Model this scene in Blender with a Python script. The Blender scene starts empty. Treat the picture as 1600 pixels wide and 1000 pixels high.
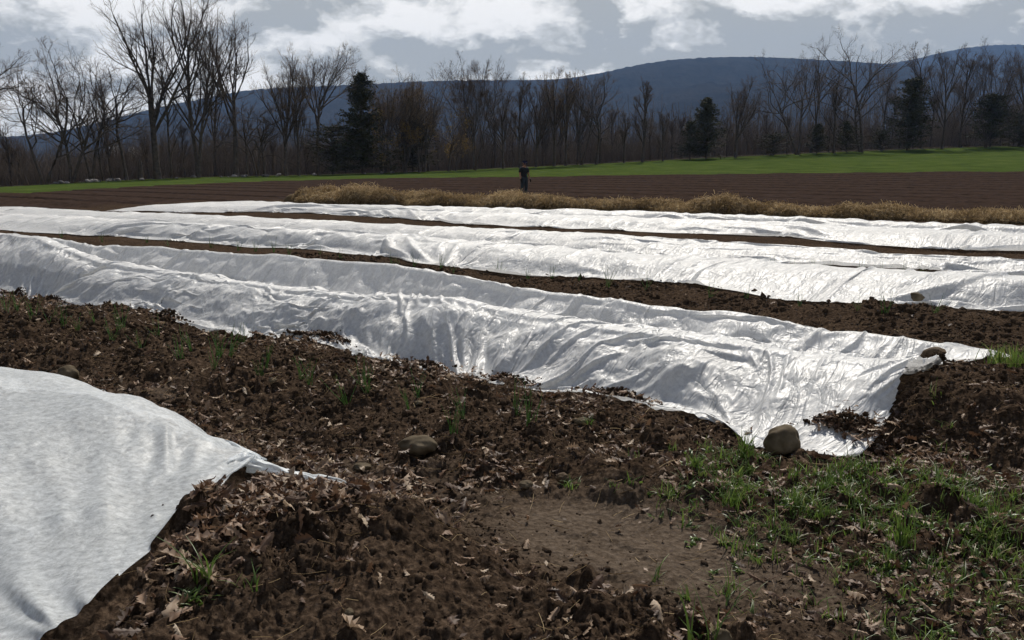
import bpy, bmesh, math, random, os
import numpy as np
from mathutils import Vector, Matrix
R = math.radians
sc = bpy.context.scene
C = sc.collection

# ------------------------------------------------------------------ camera, sky, sun, exposure
FPX, PITCH, EYE = 1443.0, R(9.75), 1.6
cam = bpy.data.cameras.new('camera'); camo = bpy.data.objects.new('camera', cam); C.objects.link(camo)
camo.location = (0, 0, EYE); camo.rotation_euler = (R(90) - PITCH, 0, 0)
cam.sensor_width = 36; cam.lens = 36 * FPX / 1600; cam.clip_start = 0.05; cam.clip_end = 30000
sc.camera = camo

SUN_AZ, SUN_EL = R(14), R(47)          # azimuth to the right of straight ahead (+Y)
wd = bpy.data.worlds.new('World'); sc.world = wd; wd.use_nodes = True
nt = wd.node_tree; N = nt.nodes; L = nt.links; N.clear()
def nd(t, **k):
    n = N.new(t)
    for a, b in k.items(): setattr(n, a, b)
    return n
out = nd('ShaderNodeOutputWorld'); bg = nd('ShaderNodeBackground'); bg.inputs[1].default_value = 0.1
sky = nd('ShaderNodeTexSky', sky_type='NISHITA', sun_disc=False, sun_elevation=SUN_EL, sun_rotation=SUN_AZ)
tc = nd('ShaderNodeTexCoord'); sep = nd('ShaderNodeSeparateXYZ'); L.new(tc.outputs['Generated'], sep.inputs[0])
def puffs(dz):
    """billowy cloud field: noise broken into rounded lumps"""
    mp = nd('ShaderNodeMapping'); mp.inputs['Location'].default_value = (1.9, 0.7, 2.6 + dz); mp.inputs['Scale'].default_value = (1.0, 1.0, 2.0); L.new(tc.outputs['Generated'], mp.inputs[0])
    a_ = nd('ShaderNodeTexNoise'); a_.inputs['Scale'].default_value = 4.2; a_.inputs['Detail'].default_value = 9; a_.inputs['Roughness'].default_value = 0.58; L.new(mp.outputs[0], a_.inputs['Vector'])
    w_ = nd('ShaderNodeVectorMath', operation='MULTIPLY_ADD'); L.new(a_.outputs['Color'], w_.inputs[0]); w_.inputs[1].default_value = (.22, .22, .22); L.new(mp.outputs[0], w_.inputs[2])
    v_ = nd('ShaderNodeTexVoronoi', feature='SMOOTH_F1'); v_.inputs['Scale'].default_value = 7.5; v_.inputs['Detail'].default_value = 4; v_.inputs['Roughness'].default_value = 0.6; v_.inputs['Smoothness'].default_value = 0.35; L.new(w_.outputs[0], v_.inputs['Vector'])
    s_ = nd('ShaderNodeMath', operation='MULTIPLY_ADD'); L.new(v_.outputs['Distance'], s_.inputs[0]); s_.inputs[1].default_value = -0.30; L.new(a_.outputs[0], s_.inputs[2])
    return s_.outputs[0], mp
d0, mp = puffs(0.0); d1, _ = puffs(0.05)
df = nd('ShaderNodeMath', operation='SUBTRACT'); L.new(d0, df.inputs[0]); L.new(d1, df.inputs[1])
ml = nd('ShaderNodeMath', operation='MULTIPLY_ADD'); L.new(df.outputs[0], ml.inputs[0]); ml.inputs[1].default_value = 0.9; L.new(d0, ml.inputs[2])
r1 = nd('ShaderNodeValToRGB'); L.new(ml.outputs[0], r1.inputs[0])
cr = r1.color_ramp; cr.elements[0].position = 0.07; cr.elements[0].color = (4.6, 4.65, 4.4, 1); cr.elements[1].position = 0.36; cr.elements[1].color = (11.0, 10.7, 10.2, 1)
for p, c in ((0.13, (6.1, 6.05, 5.6, 1)), (0.195, (7.4, 7.35, 7.05, 1)), (0.26, (9.4, 9.2, 8.7, 1))):
    e = cr.elements.new(p); e.color = c
# the cover is thinner and greyer overhead, where some blue shows
n2 = nd('ShaderNodeTexNoise'); n2.inputs['Scale'].default_value = 1.6; n2.inputs['Detail'].default_value = 5; L.new(mp.outputs[0], n2.inputs['Vector'])
mr = nd('ShaderNodeMapRange'); L.new(sep.outputs[2], mr.inputs[0]); mr.inputs[1].default_value = 0.2; mr.inputs[2].default_value = 0.7; mr.inputs[3].default_value = 0.5; mr.inputs[4].default_value = -0.02
ad = nd('ShaderNodeMath', operation='ADD'); L.new(n2.outputs[0], ad.inputs[0]); L.new(mr.outputs[0], ad.inputs[1])
r2 = nd('ShaderNodeMapRange'); L.new(ad.outputs[0], r2.inputs[0]); r2.inputs[1].default_value = 0.42; r2.inputs[2].default_value = 0.62
mk_ = nd('ShaderNodeMapRange'); L.new(sep.outputs[2], mk_.inputs[0]); mk_.inputs[1].default_value = 0.18; mk_.inputs[2].default_value = 0.5; mk_.inputs[3].default_value = 1.0; mk_.inputs[4].default_value = 0.30
dm = nd('ShaderNodeVectorMath', operation='SCALE'); L.new(r1.outputs[0], dm.inputs[0]); L.new(mk_.outputs[0], dm.inputs['Scale'])
mx = nd('ShaderNodeMix', data_type='RGBA'); L.new(r2.outputs[0], mx.inputs[0]); L.new(sky.outputs[0], mx.inputs[6]); L.new(dm.outputs[0], mx.inputs[7])
L.new(mx.outputs[2], bg.inputs[0]); L.new(bg.outputs[0], out.inputs[0])

sl = bpy.data.lights.new('sun', 'SUN'); sl.energy = 5.0; sl.angle = R(0.5); sl.color = (1.0, 0.94, 0.84)
so = bpy.data.objects.new('sun', sl); C.objects.link(so)
sdir = Vector((math.sin(SUN_AZ) * math.cos(SUN_EL), math.cos(SUN_AZ) * math.cos(SUN_EL), math.sin(SUN_EL)))
so.rotation_euler = sdir.to_track_quat('Z', 'Y').to_euler(); so.location = (0, 0, 60)
sc.view_settings.view_transform = 'Standard'; sc.view_settings.look = 'None'; sc.view_settings.exposure = 0.12; sc.view_settings.gamma = 1
sc.cycles.max_bounces = 7; sc.cycles.transparent_max_bounces = 6; sc.cycles.volume_bounces = 0
sc.cycles.use_denoising = True; sc.cycles.use_adaptive_sampling = True; sc.cycles.adaptive_threshold = 0.03

# ------------------------------------------------------------------ maths helpers
cP, sP = math.cos(PITCH), math.sin(PITCH)
RA = R(54.5); cU, sU = math.cos(RA), math.sin(RA)
def uv2xy(u, v): return (-u * sU + v * cU, u * cU + v * sU)
def xy2uv(x, y): return (-x * sU + y * cU, x * cU + y * sU)
def ray(px, py):
    a = (px - 800) / FPX; b = (500 - py) / FPX
    return np.array([a, cP + b * sP, -sP + b * cP])
def pix(x, y, z):                       # where a point of the place falls in the photo
    dz = z - EYE; dep = y * cP - dz * sP; up = y * sP + dz * cP
    dep = np.maximum(dep, 1e-3)
    return 800 + FPX * x / dep, 500 - FPX * up / dep
def on_v(px, py, vc):                   # pixel ray meets the vertical plane of a row
    d = ray(px, py); t = vc / (d[0] * cU + d[1] * sU)
    return (-d[0] * sU + d[1] * cU) * t, EYE + d[2] * t
_rs = np.random.RandomState(7)
_perm = _rs.permutation(4096).astype(np.int64)
_gr = np.stack([np.cos(np.arange(256) * 2 * np.pi / 256), np.sin(np.arange(256) * 2 * np.pi / 256)], 1)
def perlin(x, y, seed=0):
    x = np.asarray(x, float) + seed * 17.13; y = np.asarray(y, float) - seed * 9.71
    xi = np.floor(x).astype(np.int64); yi = np.floor(y).astype(np.int64); xf = x - xi; yf = y - yi
    def g(ix, iy, dx, dy):
        h = _perm[(_perm[(ix + seed * 131) & 4095] + iy) & 4095] & 255
        v = _gr[h]; return v[..., 0] * dx + v[..., 1] * dy
    sx = xf * xf * xf * (xf * (xf * 6 - 15) + 10); sy = yf * yf * yf * (yf * (yf * 6 - 15) + 10)
    a = g(xi, yi, xf, yf); b = g(xi + 1, yi, xf - 1, yf); c = g(xi, yi + 1, xf, yf - 1); d = g(xi + 1, yi + 1, xf - 1, yf - 1)
    return ((a + sx * (b - a)) * (1 - sy) + (c + sx * (d - c)) * sy) * 1.5
def fbm(x, y, octs=4, seed=0, gain=0.5):
    s = 0; a = 1.0
    for o in range(octs):
        s = s + a * perlin(x * 2 ** o, y * 2 ** o, seed + o); a *= gain
    return s
def sstep(a, b, x):
    t = np.clip((x - a) / (b - a), 0, 1); return t * t * (3 - 2 * t)
def box(x, a, b, s): return sstep(a - s, a + s, x) * (1 - sstep(b - s, b + s, x))

# ------------------------------------------------------------------ object helpers
def tag(o, label=None, cat=None, group=None, kind=None):
    if label: o['label'] = label
    if cat: o['category'] = cat
    if group: o['group'] = group
    if kind: o['kind'] = kind
    return o
def link(name, me, m=None, parent=None):
    o = bpy.data.objects.new(name, me); C.objects.link(o)
    if m is not None: me.materials.append(m)
    if parent is not None: o.parent = parent
    return o
def mesh(name, V, F, m=None, parent=None, smooth=True, attrs=None):
    me = bpy.data.meshes.new(name); V = np.asarray(V, np.float32)
    if isinstance(F, np.ndarray): Fs = [F]
    else: Fs = [f for f in F if len(f)]
    me.vertices.add(len(V)); me.vertices.foreach_set('co', V.ravel())
    nl = sum(f.size for f in Fs); npoly = sum(len(f) for f in Fs)
    me.loops.add(nl); me.polygons.add(npoly)
    me.loops.foreach_set('vertex_index', np.concatenate([f.ravel() for f in Fs]).astype(np.int32))
    tot = np.concatenate([np.full(len(f), f.shape[1]) for f in Fs]); st = np.concatenate([[0], np.cumsum(tot)[:-1]])
    me.polygons.foreach_set('loop_start', st.astype(np.int32))
    try: me.polygons.foreach_set('loop_total', tot.astype(np.int32))
    except Exception: pass
    me.update(calc_edges=True)
    if smooth: me.polygons.foreach_set('use_smooth', np.ones(npoly, bool))
    for k, a in (attrs or {}).items():
        if np.ndim(a) == 2:
            at = me.attributes.new(k, 'FLOAT_VECTOR', 'POINT'); at.data.foreach_set('vector', np.asarray(a, np.float32).ravel())
        else:
            at = me.attributes.new(k, 'FLOAT', 'POINT'); at.data.foreach_set('value', np.asarray(a, np.float32))
    return link(name, me, m, parent)
def empty(name, loc, label, cat, group=None):
    o = bpy.data.objects.new(name, None); C.objects.link(o); o.location = loc; o.empty_display_size = 0.2
    return tag(o, label, cat, group)
def grid_faces(n, m, wrap=False):
    i = np.arange(n - 1)[:, None]; j = np.arange(m if wrap else m - 1)[None, :]; j2 = (j + 1) % m
    return np.stack([i * m + j, (i + 1) * m + j, (i + 1) * m + j2, i * m + j2], -1).reshape(-1, 4)
def scatter(T, F, pos, mats, name, m, parent=None, smooth=False, attrs=None):
    """copies of a template (verts T, faces F) at pos with 3x3 matrices, one mesh"""
    n = len(pos); V = np.einsum('nij,kj->nki', mats, T) + pos[:, None, :]
    FF = (F[None] + (np.arange(n) * len(T))[:, None, None]).reshape(-1, F.shape[1])
    A = {k: np.repeat(a, len(T), axis=0) for k, a in (attrs or {}).items()}
    return V.reshape(-1, 3), FF, A
def rotm(rx, ry, rz):
    cx, sx, cy, sy, cz, sz = np.cos(rx), np.sin(rx), np.cos(ry), np.sin(ry), np.cos(rz), np.sin(rz)
    z = np.zeros_like(cx); o = np.ones_like(cx)
    X = np.stack([o, z, z, z, cx, -sx, z, sx, cx], -1).reshape(-1, 3, 3)
    Y = np.stack([cy, z, sy, z, o, z, -sy, z, cy], -1).reshape(-1, 3, 3)
    Z = np.stack([cz, -sz, z, sz, cz, z, z, z, o], -1).reshape(-1, 3, 3)
    return Z @ Y @ X
def merge(parts):
    Vs, Fs, As, off = [], [], {}, 0
    for V, F, A in parts:
        Vs.append(V); Fs.append(F + off); off += len(V)
        for k, a in A.items(): As.setdefault(k, []).append(a)
    fs = {}
    for f in Fs: fs.setdefault(f.shape[1], []).append(f)
    return np.concatenate(Vs), [np.concatenate(f) for f in fs.values()], {k: np.concatenate(a) for k, a in As.items()}

# ------------------------------------------------------------------ materials
def newmat(name):
    m = bpy.data.materials.new(name); m.use_nodes = True; t = m.node_tree; t.nodes.clear()
    o = t.nodes.new('ShaderNodeOutputMaterial'); b = t.nodes.new('ShaderNodeBsdfPrincipled'); t.links.new(b.outputs[0], o.inputs[0])
    return m, t, b, o
def tn(t, typ, ins=None, **k):
    n = t.nodes.new(typ)
    for a, b in k.items(): setattr(n, a, b)
    for a, b in (ins or {}).items():
        if isinstance(b, bpy.types.NodeSocket): t.links.new(b, n.inputs[a])
        else: n.inputs[a].default_value = b
    return n
def ramp(t, fac, stops):
    r = t.nodes.new('ShaderNodeValToRGB'); t.links.new(fac, r.inputs[0]); e = r.color_ramp.elements
    e[0].position, e[0].color = stops[0][0], (*stops[0][1], 1); e[1].position, e[1].color = stops[-1][0], (*stops[-1][1], 1)
    for p, c in stops[1:-1]: x = e.new(p); x.color = (*c, 1)
    return r.outputs[0]
def mixc(t, f, a, b, mode='MIX'):
    n = t.nodes.new('ShaderNodeMix'); n.data_type = 'RGBA'; n.blend_type = mode
    for i, v in ((0, f), (6, a), (7, b)):
        if isinstance(v, bpy.types.NodeSocket): t.links.new(v, n.inputs[i])
        else: n.inputs[i].default_value = v if i == 0 else (*v, 1)
    return n.outputs[2]
def attr(t, name): return tn(t, 'ShaderNodeAttribute', attribute_name=name)
def bump(t, b, h, dist, strength=1.0):
    n = tn(t, 'ShaderNodeBump', {'Height': h, 'Distance': dist, 'Strength': strength}); t.links.new(n.outputs[0], b.inputs['Normal']); return n
def simple(name, stops, scale=8, rough=0.85, bd=0.0, spec=0.08, detail=5, attrname=None, translucent=0):
    m, t, b, o = newmat(name)
    if attrname: fac = attr(t, attrname).outputs['Fac']
    else:
        co = tn(t, 'ShaderNodeTexCoord'); nz = tn(t, 'ShaderNodeTexNoise', {'Vector': co.outputs['Object'], 'Scale': scale, 'Detail': detail, 'Roughness': 0.6}); fac = nz.outputs[0]
    c = ramp(t, fac, stops); t.links.new(c, b.inputs['Base Color']); b.inputs['Roughness'].default_value = rough; b.inputs['Specular IOR Level'].default_value = spec
    if bd and not attrname: bump(t, b, nz.outputs[0], bd)
    if translucent:
        tr = tn(t, 'ShaderNodeBsdfTranslucent', {'Color': c}); ms = tn(t, 'ShaderNodeMixShader', {0: translucent, 1: b.outputs[0], 2: tr.outputs[0]}); t.links.new(ms.outputs[0], o.inputs[0])
    return m
M = {}
# soil / fields / wood beyond: one ground sheet, told apart by what grows or lies there
m, t, b, o = newmat('ground'); M['ground'] = m
geo = tn(t, 'ShaderNodeNewGeometry')
nA = tn(t, 'ShaderNodeTexNoise', {'Vector': geo.outputs['Position'], 'Scale': 2.3, 'Detail': 8, 'Roughness': 0.65})
nB = tn(t, 'ShaderNodeTexNoise', {'Vector': geo.outputs['Position'], 'Scale': 38, 'Detail': 6, 'Roughness': 0.7})
nC = tn(t, 'ShaderNodeTexVoronoi', {'Vector': geo.outputs['Position'], 'Scale': 30, 'Randomness': 1.0})
soil = ramp(t, nB.outputs[0], [(0.3, (0.016, 0.011, 0.0085)), (0.5, (0.044, 0.031, 0.022)), (0.7, (0.105, 0.076, 0.055))])
soil = mixc(t, 0.55, soil, ramp(t, nA.outputs[0], [(0.3, (0.5, 0.47, 0.45)), (0.7, (1.35, 1.3, 1.25))]), 'MULTIPLY')
sand = ramp(t, nB.outputs[0], [(0.3, (0.045, 0.033, 0.024)), (0.5, (0.085, 0.065, 0.049)), (0.75, (0.135, 0.107, 0.084))])
fur = ramp(t, nA.outputs[0], [(0.3, (0.022, 0.015, 0.012)), (0.7, (0.052, 0.036, 0.029))])
grs = tn(t, 'ShaderNodeTexNoise', {'Vector': geo.outputs['Position'], 'Scale': 0.35, 'Detail': 10, 'Roughness': 0.75})
grass = ramp(t, grs.outputs[0], [(0.3, (0.028, 0.044, 0.011)), (0.5, (0.046, 0.068, 0.017)), (0.7, (0.078, 0.096, 0.028))])
wood = ramp(t, grs.outputs[0], [(0.3, (0.022, 0.018, 0.016)), (0.7, (0.055, 0.046, 0.04))])
c = mixc(t, attr(t, 'sand').outputs['Fac'], soil, sand)
c = mixc(t, attr(t, 'furrow').outputs['Fac'], c, fur)
c = mixc(t, attr(t, 'green').outputs['Fac'], c, grass)
c = mixc(t, attr(t, 'wood').outputs['Fac'], c, wood)
t.links.new(c, b.inputs['Base Color']); b.inputs['Roughness'].default_value = 0.95; b.inputs['Specular IOR Level'].default_value = 0.0
hh = tn(t, 'ShaderNodeMath', {0: nB.outputs[0], 1: nC.outputs[0]}, operation='ADD'); bump(t, b, hh.outputs[0], 0.012, 0.8)

def soil_mat(name, k=1.0):
    m, t, b, o = newmat(name); g = tn(t, 'ShaderNodeNewGeometry')
    nz = tn(t, 'ShaderNodeTexNoise', {'Vector': g.outputs['Position'], 'Scale': 45, 'Detail': 6, 'Roughness': 0.7})
    c = ramp(t, nz.outputs[0], [(0.3, (0.016 * k, 0.011 * k, 0.0085 * k)), (0.5, (0.044 * k, 0.031 * k, 0.022 * k)), (0.72, (0.105 * k, 0.076 * k, 0.055 * k))])
    t.links.new(c, b.inputs['Base Color']); b.inputs['Roughness'].default_value = 0.95; b.inputs['Specular IOR Level'].default_value = 0.0
    bump(t, b, nz.outputs[0], 0.008, 1.0); return m
M['clod'] = soil_mat('soil_clods')
# dead leaves: colour per leaf
m, t, b, o = newmat('dead_leaf'); M['leaf'] = m
c = ramp(t, attr(t, 'tint').outputs['Fac'], [(0.0, (0.06, 0.032, 0.02)), (0.35, (0.12, 0.067, 0.04)), (0.65, (0.21, 0.13, 0.082)), (0.9, (0.33, 0.235, 0.16)), (1.0, (0.42, 0.33, 0.24))])
g = tn(t, 'ShaderNodeNewGeometry'); nz = tn(t, 'ShaderNodeTexNoise', {'Vector': g.outputs['Position'], 'Scale': 60, 'Detail': 4})
c = mixc(t, 0.5, c, ramp(t, nz.outputs[0], [(0.3, (0.5, 0.5, 0.5)), (0.7, (1.3, 1.3, 1.3))]), 'MULTIPLY')
t.links.new(c, b.inputs['Base Color']); b.inputs['Roughness'].default_value = 0.6; b.inputs['Specular IOR Level'].default_value = 0.35
tr = tn(t, 'ShaderNodeBsdfTranslucent', {'Color': c}); ms = tn(t, 'ShaderNodeMixShader', {0: 0.22, 1: b.outputs[0], 2: tr.outputs[0]}); t.links.new(ms.outputs[0], o.inputs[0])
def blade_mat(name, stops, spec=0.5):
    m, t, b, o = newmat(name); c = ramp(t, attr(t, 'tint').outputs['Fac'], stops)
    t.links.new(c, b.inputs['Base Color']); b.inputs['Roughness'].default_value = 0.42 if spec > .3 else .7; b.inputs['Specular IOR Level'].default_value = spec
    tr = tn(t, 'ShaderNodeBsdfTranslucent', {'Color': c}); ms = tn(t, 'ShaderNodeMixShader', {0: 0.4, 1: b.outputs[0], 2: tr.outputs[0]}); t.links.new(ms.outputs[0], o.inputs[0]); return m
M['grass'] = blade_mat('grass_blades', [(0, (0.045, 0.085, 0.014)), (0.5, (0.09, 0.15, 0.026)), (0.8, (0.16, 0.23, 0.05)), (0.92, (0.24, 0.25, 0.09)), (1, (0.36, 0.31, 0.17))])
M['onion'] = blade_mat('onion_leaf', [(0, (0.07, 0.16, 0.03)), (1, (0.14, 0.28, 0.06))])
M['straw'] = blade_mat('straw', spec=0.12, stops= [(0, (0.11, 0.074, 0.037)), (0.5, (0.32, 0.228, 0.12)), (1, (0.62, 0.50, 0.31))])
# row cover fabric
def fabric(name, transp, fine, crk, tint=(1, 1, 1)):
    m, t, b, o = newmat(name); g = tn(t, 'ShaderNodeNewGeometry')
    nf = tn(t, 'ShaderNodeTexNoise', {'Vector': g.outputs['Position'], 'Scale': fine, 'Detail': 8, 'Roughness': 0.8, 'Distortion': 0.3})
    nl = tn(t, 'ShaderNodeTexNoise', {'Vector': g.outputs['Position'], 'Scale': 3.0, 'Detail': 6, 'Roughness': 0.65})
    c = ramp(t, nf.outputs[0], [(0.3, (0.64, 0.65, 0.67)), (0.5, (0.76, 0.77, 0.78)), (0.7, (0.86, 0.86, 0.86))])
    c = mixc(t, 0.35, c, ramp(t, nl.outputs[0], [(0.35, (0.80, 0.79, 0.77)), (0.6, (1.0, 1.0, 1.0))]), 'MULTIPLY'); c = mixc(t, 1.0, c, tint, 'MULTIPLY')
    t.links.new(c, b.inputs['Base Color']); b.inputs['Roughness'].default_value = 0.46; b.inputs['Specular IOR Level'].default_value = 0.55
    cu = attr(t, 'cuv')
    def crease(sc3, s, det, dist, rg):
        mpn = tn(t, 'ShaderNodeMapping', {0: cu.outputs['Vector']}); mpn.inputs['Scale'].default_value = sc3
        nz = tn(t, 'ShaderNodeTexNoise', {'Vector': mpn.outputs[0], 'Scale': s, 'Detail': det, 'Roughness': rg, 'Distortion': dist})
        a_ = tn(t, 'ShaderNodeMath', {0: nz.outputs[0], 1: 0.5}, operation='SUBTRACT'); b_ = tn(t, 'ShaderNodeMath', {0: a_.outputs[0]}, operation='ABSOLUTE'); return tn(t, 'ShaderNodeMath', {0: b_.outputs[0], 1: 0.6}, operation='POWER').outputs[0]
    c1_ = crease((1, .28, 1), 9.0, 3, .8, .55); c2_ = crease((1, .8, 1), 5.0, 3, 1.2, .5)
    s1 = tn(t, 'ShaderNodeMath', {0: c1_, 1: 1.5, 2: c2_}, operation='MULTIPLY_ADD'); s2 = tn(t, 'ShaderNodeMath', {0: s1.outputs[0], 1: -crk}, operation='MULTIPLY'); s3 = tn(t, 'ShaderNodeMath', {0: nf.outputs[0], 1: 0.06, 2: s2.outputs[0]}, operation='MULTIPLY_ADD')
    bump(t, b, s3.outputs[0], 0.02, 1.0)
    tr = tn(t, 'ShaderNodeBsdfTranslucent', {'Color': c}); ms = tn(t, 'ShaderNodeMixShader', {0: 0.24, 1: b.outputs[0], 2: tr.outputs[0]})
    tp = tn(t, 'ShaderNodeBsdfTransparent', {'Color': (1, 1, 1, 1)})
    tf = tn(t, 'ShaderNodeMapRange', {0: nf.outputs[0], 1: 0.3, 2: 0.7, 3: transp * 1.6, 4: transp * 0.4})
    m2 = tn(t, 'ShaderNodeMixShader', {0: tf.outputs[0], 1: ms.outputs[0], 2: tp.outputs[0]}); t.links.new(m2.outputs[0], o.inputs[0]); return m
M['cloth'] = fabric('row_cover_fabric', 0.17, 26, 0.72)
M['cloth_near'] = fabric('row_cover_fabric_near', 0.36, 30, 0.13, (.92, .965, 1.0))
M['rock'] = simple('field_stone', [(0.3, (0.040, 0.030, 0.019)), (0.5, (0.095, 0.074, 0.048)), (0.7, (0.18, 0.145, 0.10))], 6, 0.85, 0.006)
M['rock_dark'] = simple('brown_stone', [(0.3, (0.05, 0.035, 0.022)), (0.7, (0.12, 0.085, 0.055))], 14, 0.8, 0.006)
M['bark'] = simple('bark', [(0.3, (0.040, 0.033, 0.028)), (0.7, (0.12, 0.10, 0.086))], 3, 0.95, 0.03)
M['twig'] = simple('twigs', [(0.3, (0.085, 0.064, 0.052)), (0.7, (0.16, 0.122, 0.10))], 0.5, 0.9)
M['twig_tan'] = simple('budding_twigs', [(0.3, (0.11, 0.078, 0.052)), (0.7, (0.21, 0.15, 0.095))], 0.5, 0.9)
M['bud'] = simple('bronze_buds', [(0.3, (0.16, 0.10, 0.035)), (0.7, (0.30, 0.21, 0.08))], 0.6, 0.8, translucent=0.3)
M['needle'] = simple('evergreen_needles', [(0.35, (0.026, 0.028, 0.015)), (0.65, (0.080, 0.076, 0.038))], 0.7, 0.8)
M['thicket'] = simple('thicket', [(0.3, (0.085, 0.066, 0.054)), (0.7, (0.18, 0.145, 0.118))], 0.15, 0.95)

# ------------------------------------------------------------------ terrain
TL_X = np.array([-900, 0, 150, 300, 500, 700, 900, 1100, 1300, 1600, 2500.]); TL_Y = np.array([300, 292, 284, 278, 274, 268, 259, 249, 240, 229, 205.])
BR_X = np.array([-900, 0, 100, 250, 420, 600, 800, 1000, 1300, 1600, 2500.]); BR_Y = np.array([318, 306, 299, 290.5, 284, 279.5, 277.5, 274, 271, 268, 262.])
def azpx(x, y): return np.clip(800 + FPX * x / np.maximum(y, 1) / cP, -900, 2500)
def ratio(py):
    b = (500 - py) / FPX; return (-sP + b * cP) / (cP + b * sP)
def tree_depth(px): return 85 + (px / 1600) * 65
def tree_z(px): return EYE + tree_depth(px) * ratio(np.interp(px, TL_X, TL_Y))
def Hfar(x, y):
    px = azpx(x, y); D = tree_depth(px); zt = tree_z(px)
    s = np.clip((y - 36) / (D - 36), 0, 1.12)
    z = zt * s * s
    z = np.where(y > D + 10, z - (y - D - 10) * 0.09, z)
    z = np.maximum(z, -25 + 0 * z)
    return np.where(y < 1, np.minimum(z, 0), z)
# depth of the edge between ploughed brown and green, per azimuth
_px = np.linspace(-900, 2500, 120); _bd = []
for p in _px:
    ys = np.linspace(38, 150, 800); k = ys * (p - 800) / FPX * cP
    zz = Hfar(k, ys); _, pp = pix(k, ys, zz); tgt = np.interp(p, BR_X, BR_Y); i = np.argmax(pp <= tgt) if (pp <= tgt).any() else 799
    _bd.append(ys[i])
_bd = np.array(_bd)
def brown_depth(px): return np.interp(px, _px, _bd)

def Hbase(x, y):
    """relief of the near ground in row coordinates, smooth part"""
    u, v = xy2uv(x, y)
    w = 0.10 * fbm(u * 0.5, v * 0.5, 2, 3)
    near = 1 - sstep(13, 20, np.hypot(x, y))
    z = 0.10 * fbm(x * 0.35, y * 0.35, 2, 11) * near
    # bed one (under and beyond the near cover): leafy mound, ragged
    z = z + 0.14 * box(v + w, 0.9, 2.75, 0.28) * sstep(0.6, 1.4, u) * near
    z = z + 0.10 * np.exp(-((u - 2.75) ** 2 / 0.25 + (v - 2.1) ** 2 / 0.25)) + 0.12 * np.exp(-((u - 2.38) ** 2 / 0.12 + (v - 2.55) ** 2 / 0.07))
    # compacted path
    z = z - 0.04 * box(v + w, 3.05, 3.75, 0.25) * near
    # onion bed
    z = z + 0.10 * box(v + w, 3.95, 5.15, 0.3) * sstep(1.6, 2.6, u) * near
    # bed of the front cover, its bare end rises on the right
    z = z + 0.08 * box(v + w, 5.5, 7.0, 0.3)
    z = z + 0.24 * box(v + w, 5.45, 7.6, 0.35) * (1 - sstep(1.0, 1.7, u)) * near
    z = z - 0.05 * box(v, 8.7, 9.6, 0.3)
    z = z + 0.07 * box(v + w, 9.7, 12.3, 0.4) - 0.04 * box(v, 12.4, 13, 0.2) + 0.06 * box(v + w, 13, 16.2, 0.4) + 0.07 * box(v + w, 18, 23, 0.5)
    return z
def masks(x, y):
    u, v = xy2uv(x, y); px = azpx(x, y)
    n = 0.25 * fbm(x * 1.3, y * 1.3, 3, 21)
    sand = 0.75 * box(v + n, 3.1, 3.6, 0.2) * (0.1 + 0.9 * sstep(-0.3, 0.5, fbm(x * 1.7, y * 1.7, 3, 5))) * (1 - sstep(6, 9, u))
    q = np.exp(-((u - 1.75) ** 2 / 0.5 + (v - 3.35) ** 2 / 0.16)) ; sand = np.maximum(sand, np.clip(q * 1.5 + n * .5, 0, 1) * (q > .1))
    q = np.exp(-((x - 1.8) ** 2 / 0.25 + (y - 2.75) ** 2 / 0.05)); sand = np.maximum(sand, np.clip(q * 1.3, 0, 1))
    D = tree_depth(px); bd = brown_depth(px) + 1.2 * fbm(x * .3, y * .3, 3, 9)
    front = (y > 5)
    furrow = np.maximum(sstep(27.5, 30, v + .6 * n), sstep(30, 31.5, u + .6 * n) * sstep(13, 15, v)) * front
    green = sstep(-0.25, 0.25, y - bd) * (1 - sstep(D + 3, D + 6, y)) * front
    wood = sstep(D + 3, D + 6, y) * front
    furrow = furrow * (1 - sstep(-0.25, 0.25, y - bd))
    return dict(sand=sand, furrow=furrow, green=green, wood=wood)
def clods_at(x, y, sc_, seed, fill=.6):
    """broken clods: each cell carries one tilted, rounded lump of its own size"""
    X_, Y_ = x * sc_, y * sc_; xi = np.floor(X_).astype(np.int64); yi = np.floor(Y_).astype(np.int64); out = np.zeros_like(X_)
    for dx in (-1, 0, 1):
        for dy in (-1, 0, 1):
            cx, cy = xi + dx, yi + dy; h = _perm[(_perm[(cx + seed * 57) & 4095] + cy) & 4095]; h2 = _perm[(h + 1777) & 4095]; h3 = _perm[(h2 + 911) & 4095]
            a, b, c = h / 4096., h2 / 4096., h3 / 4096.; px_ = cx + .15 + .7 * a; py_ = cy + .15 + .7 * b; R_ = .25 + .6 * c ** 2
            ex, ey = X_ - px_, Y_ - py_; an_ = a * 6.28; q = (ex * np.cos(an_) + ey * np.sin(an_)); w = (-ex * np.sin(an_) + ey * np.cos(an_)) * (1.1 + b)
            d = np.maximum(np.maximum(np.abs(q), np.abs(w)) * .75 + np.hypot(q, w) * .45, 0) / R_
            hh = R_ * np.clip(1 - d ** 2, 0, 1) ** .55 * (.75 + .5 * (q * (b - .5) + w * (a - .5)) / R_ * 1.6) * (c * 4096 % 1 * 0 + (b < fill))
            out = np.maximum(out, hh)
    return out / sc_
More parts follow.
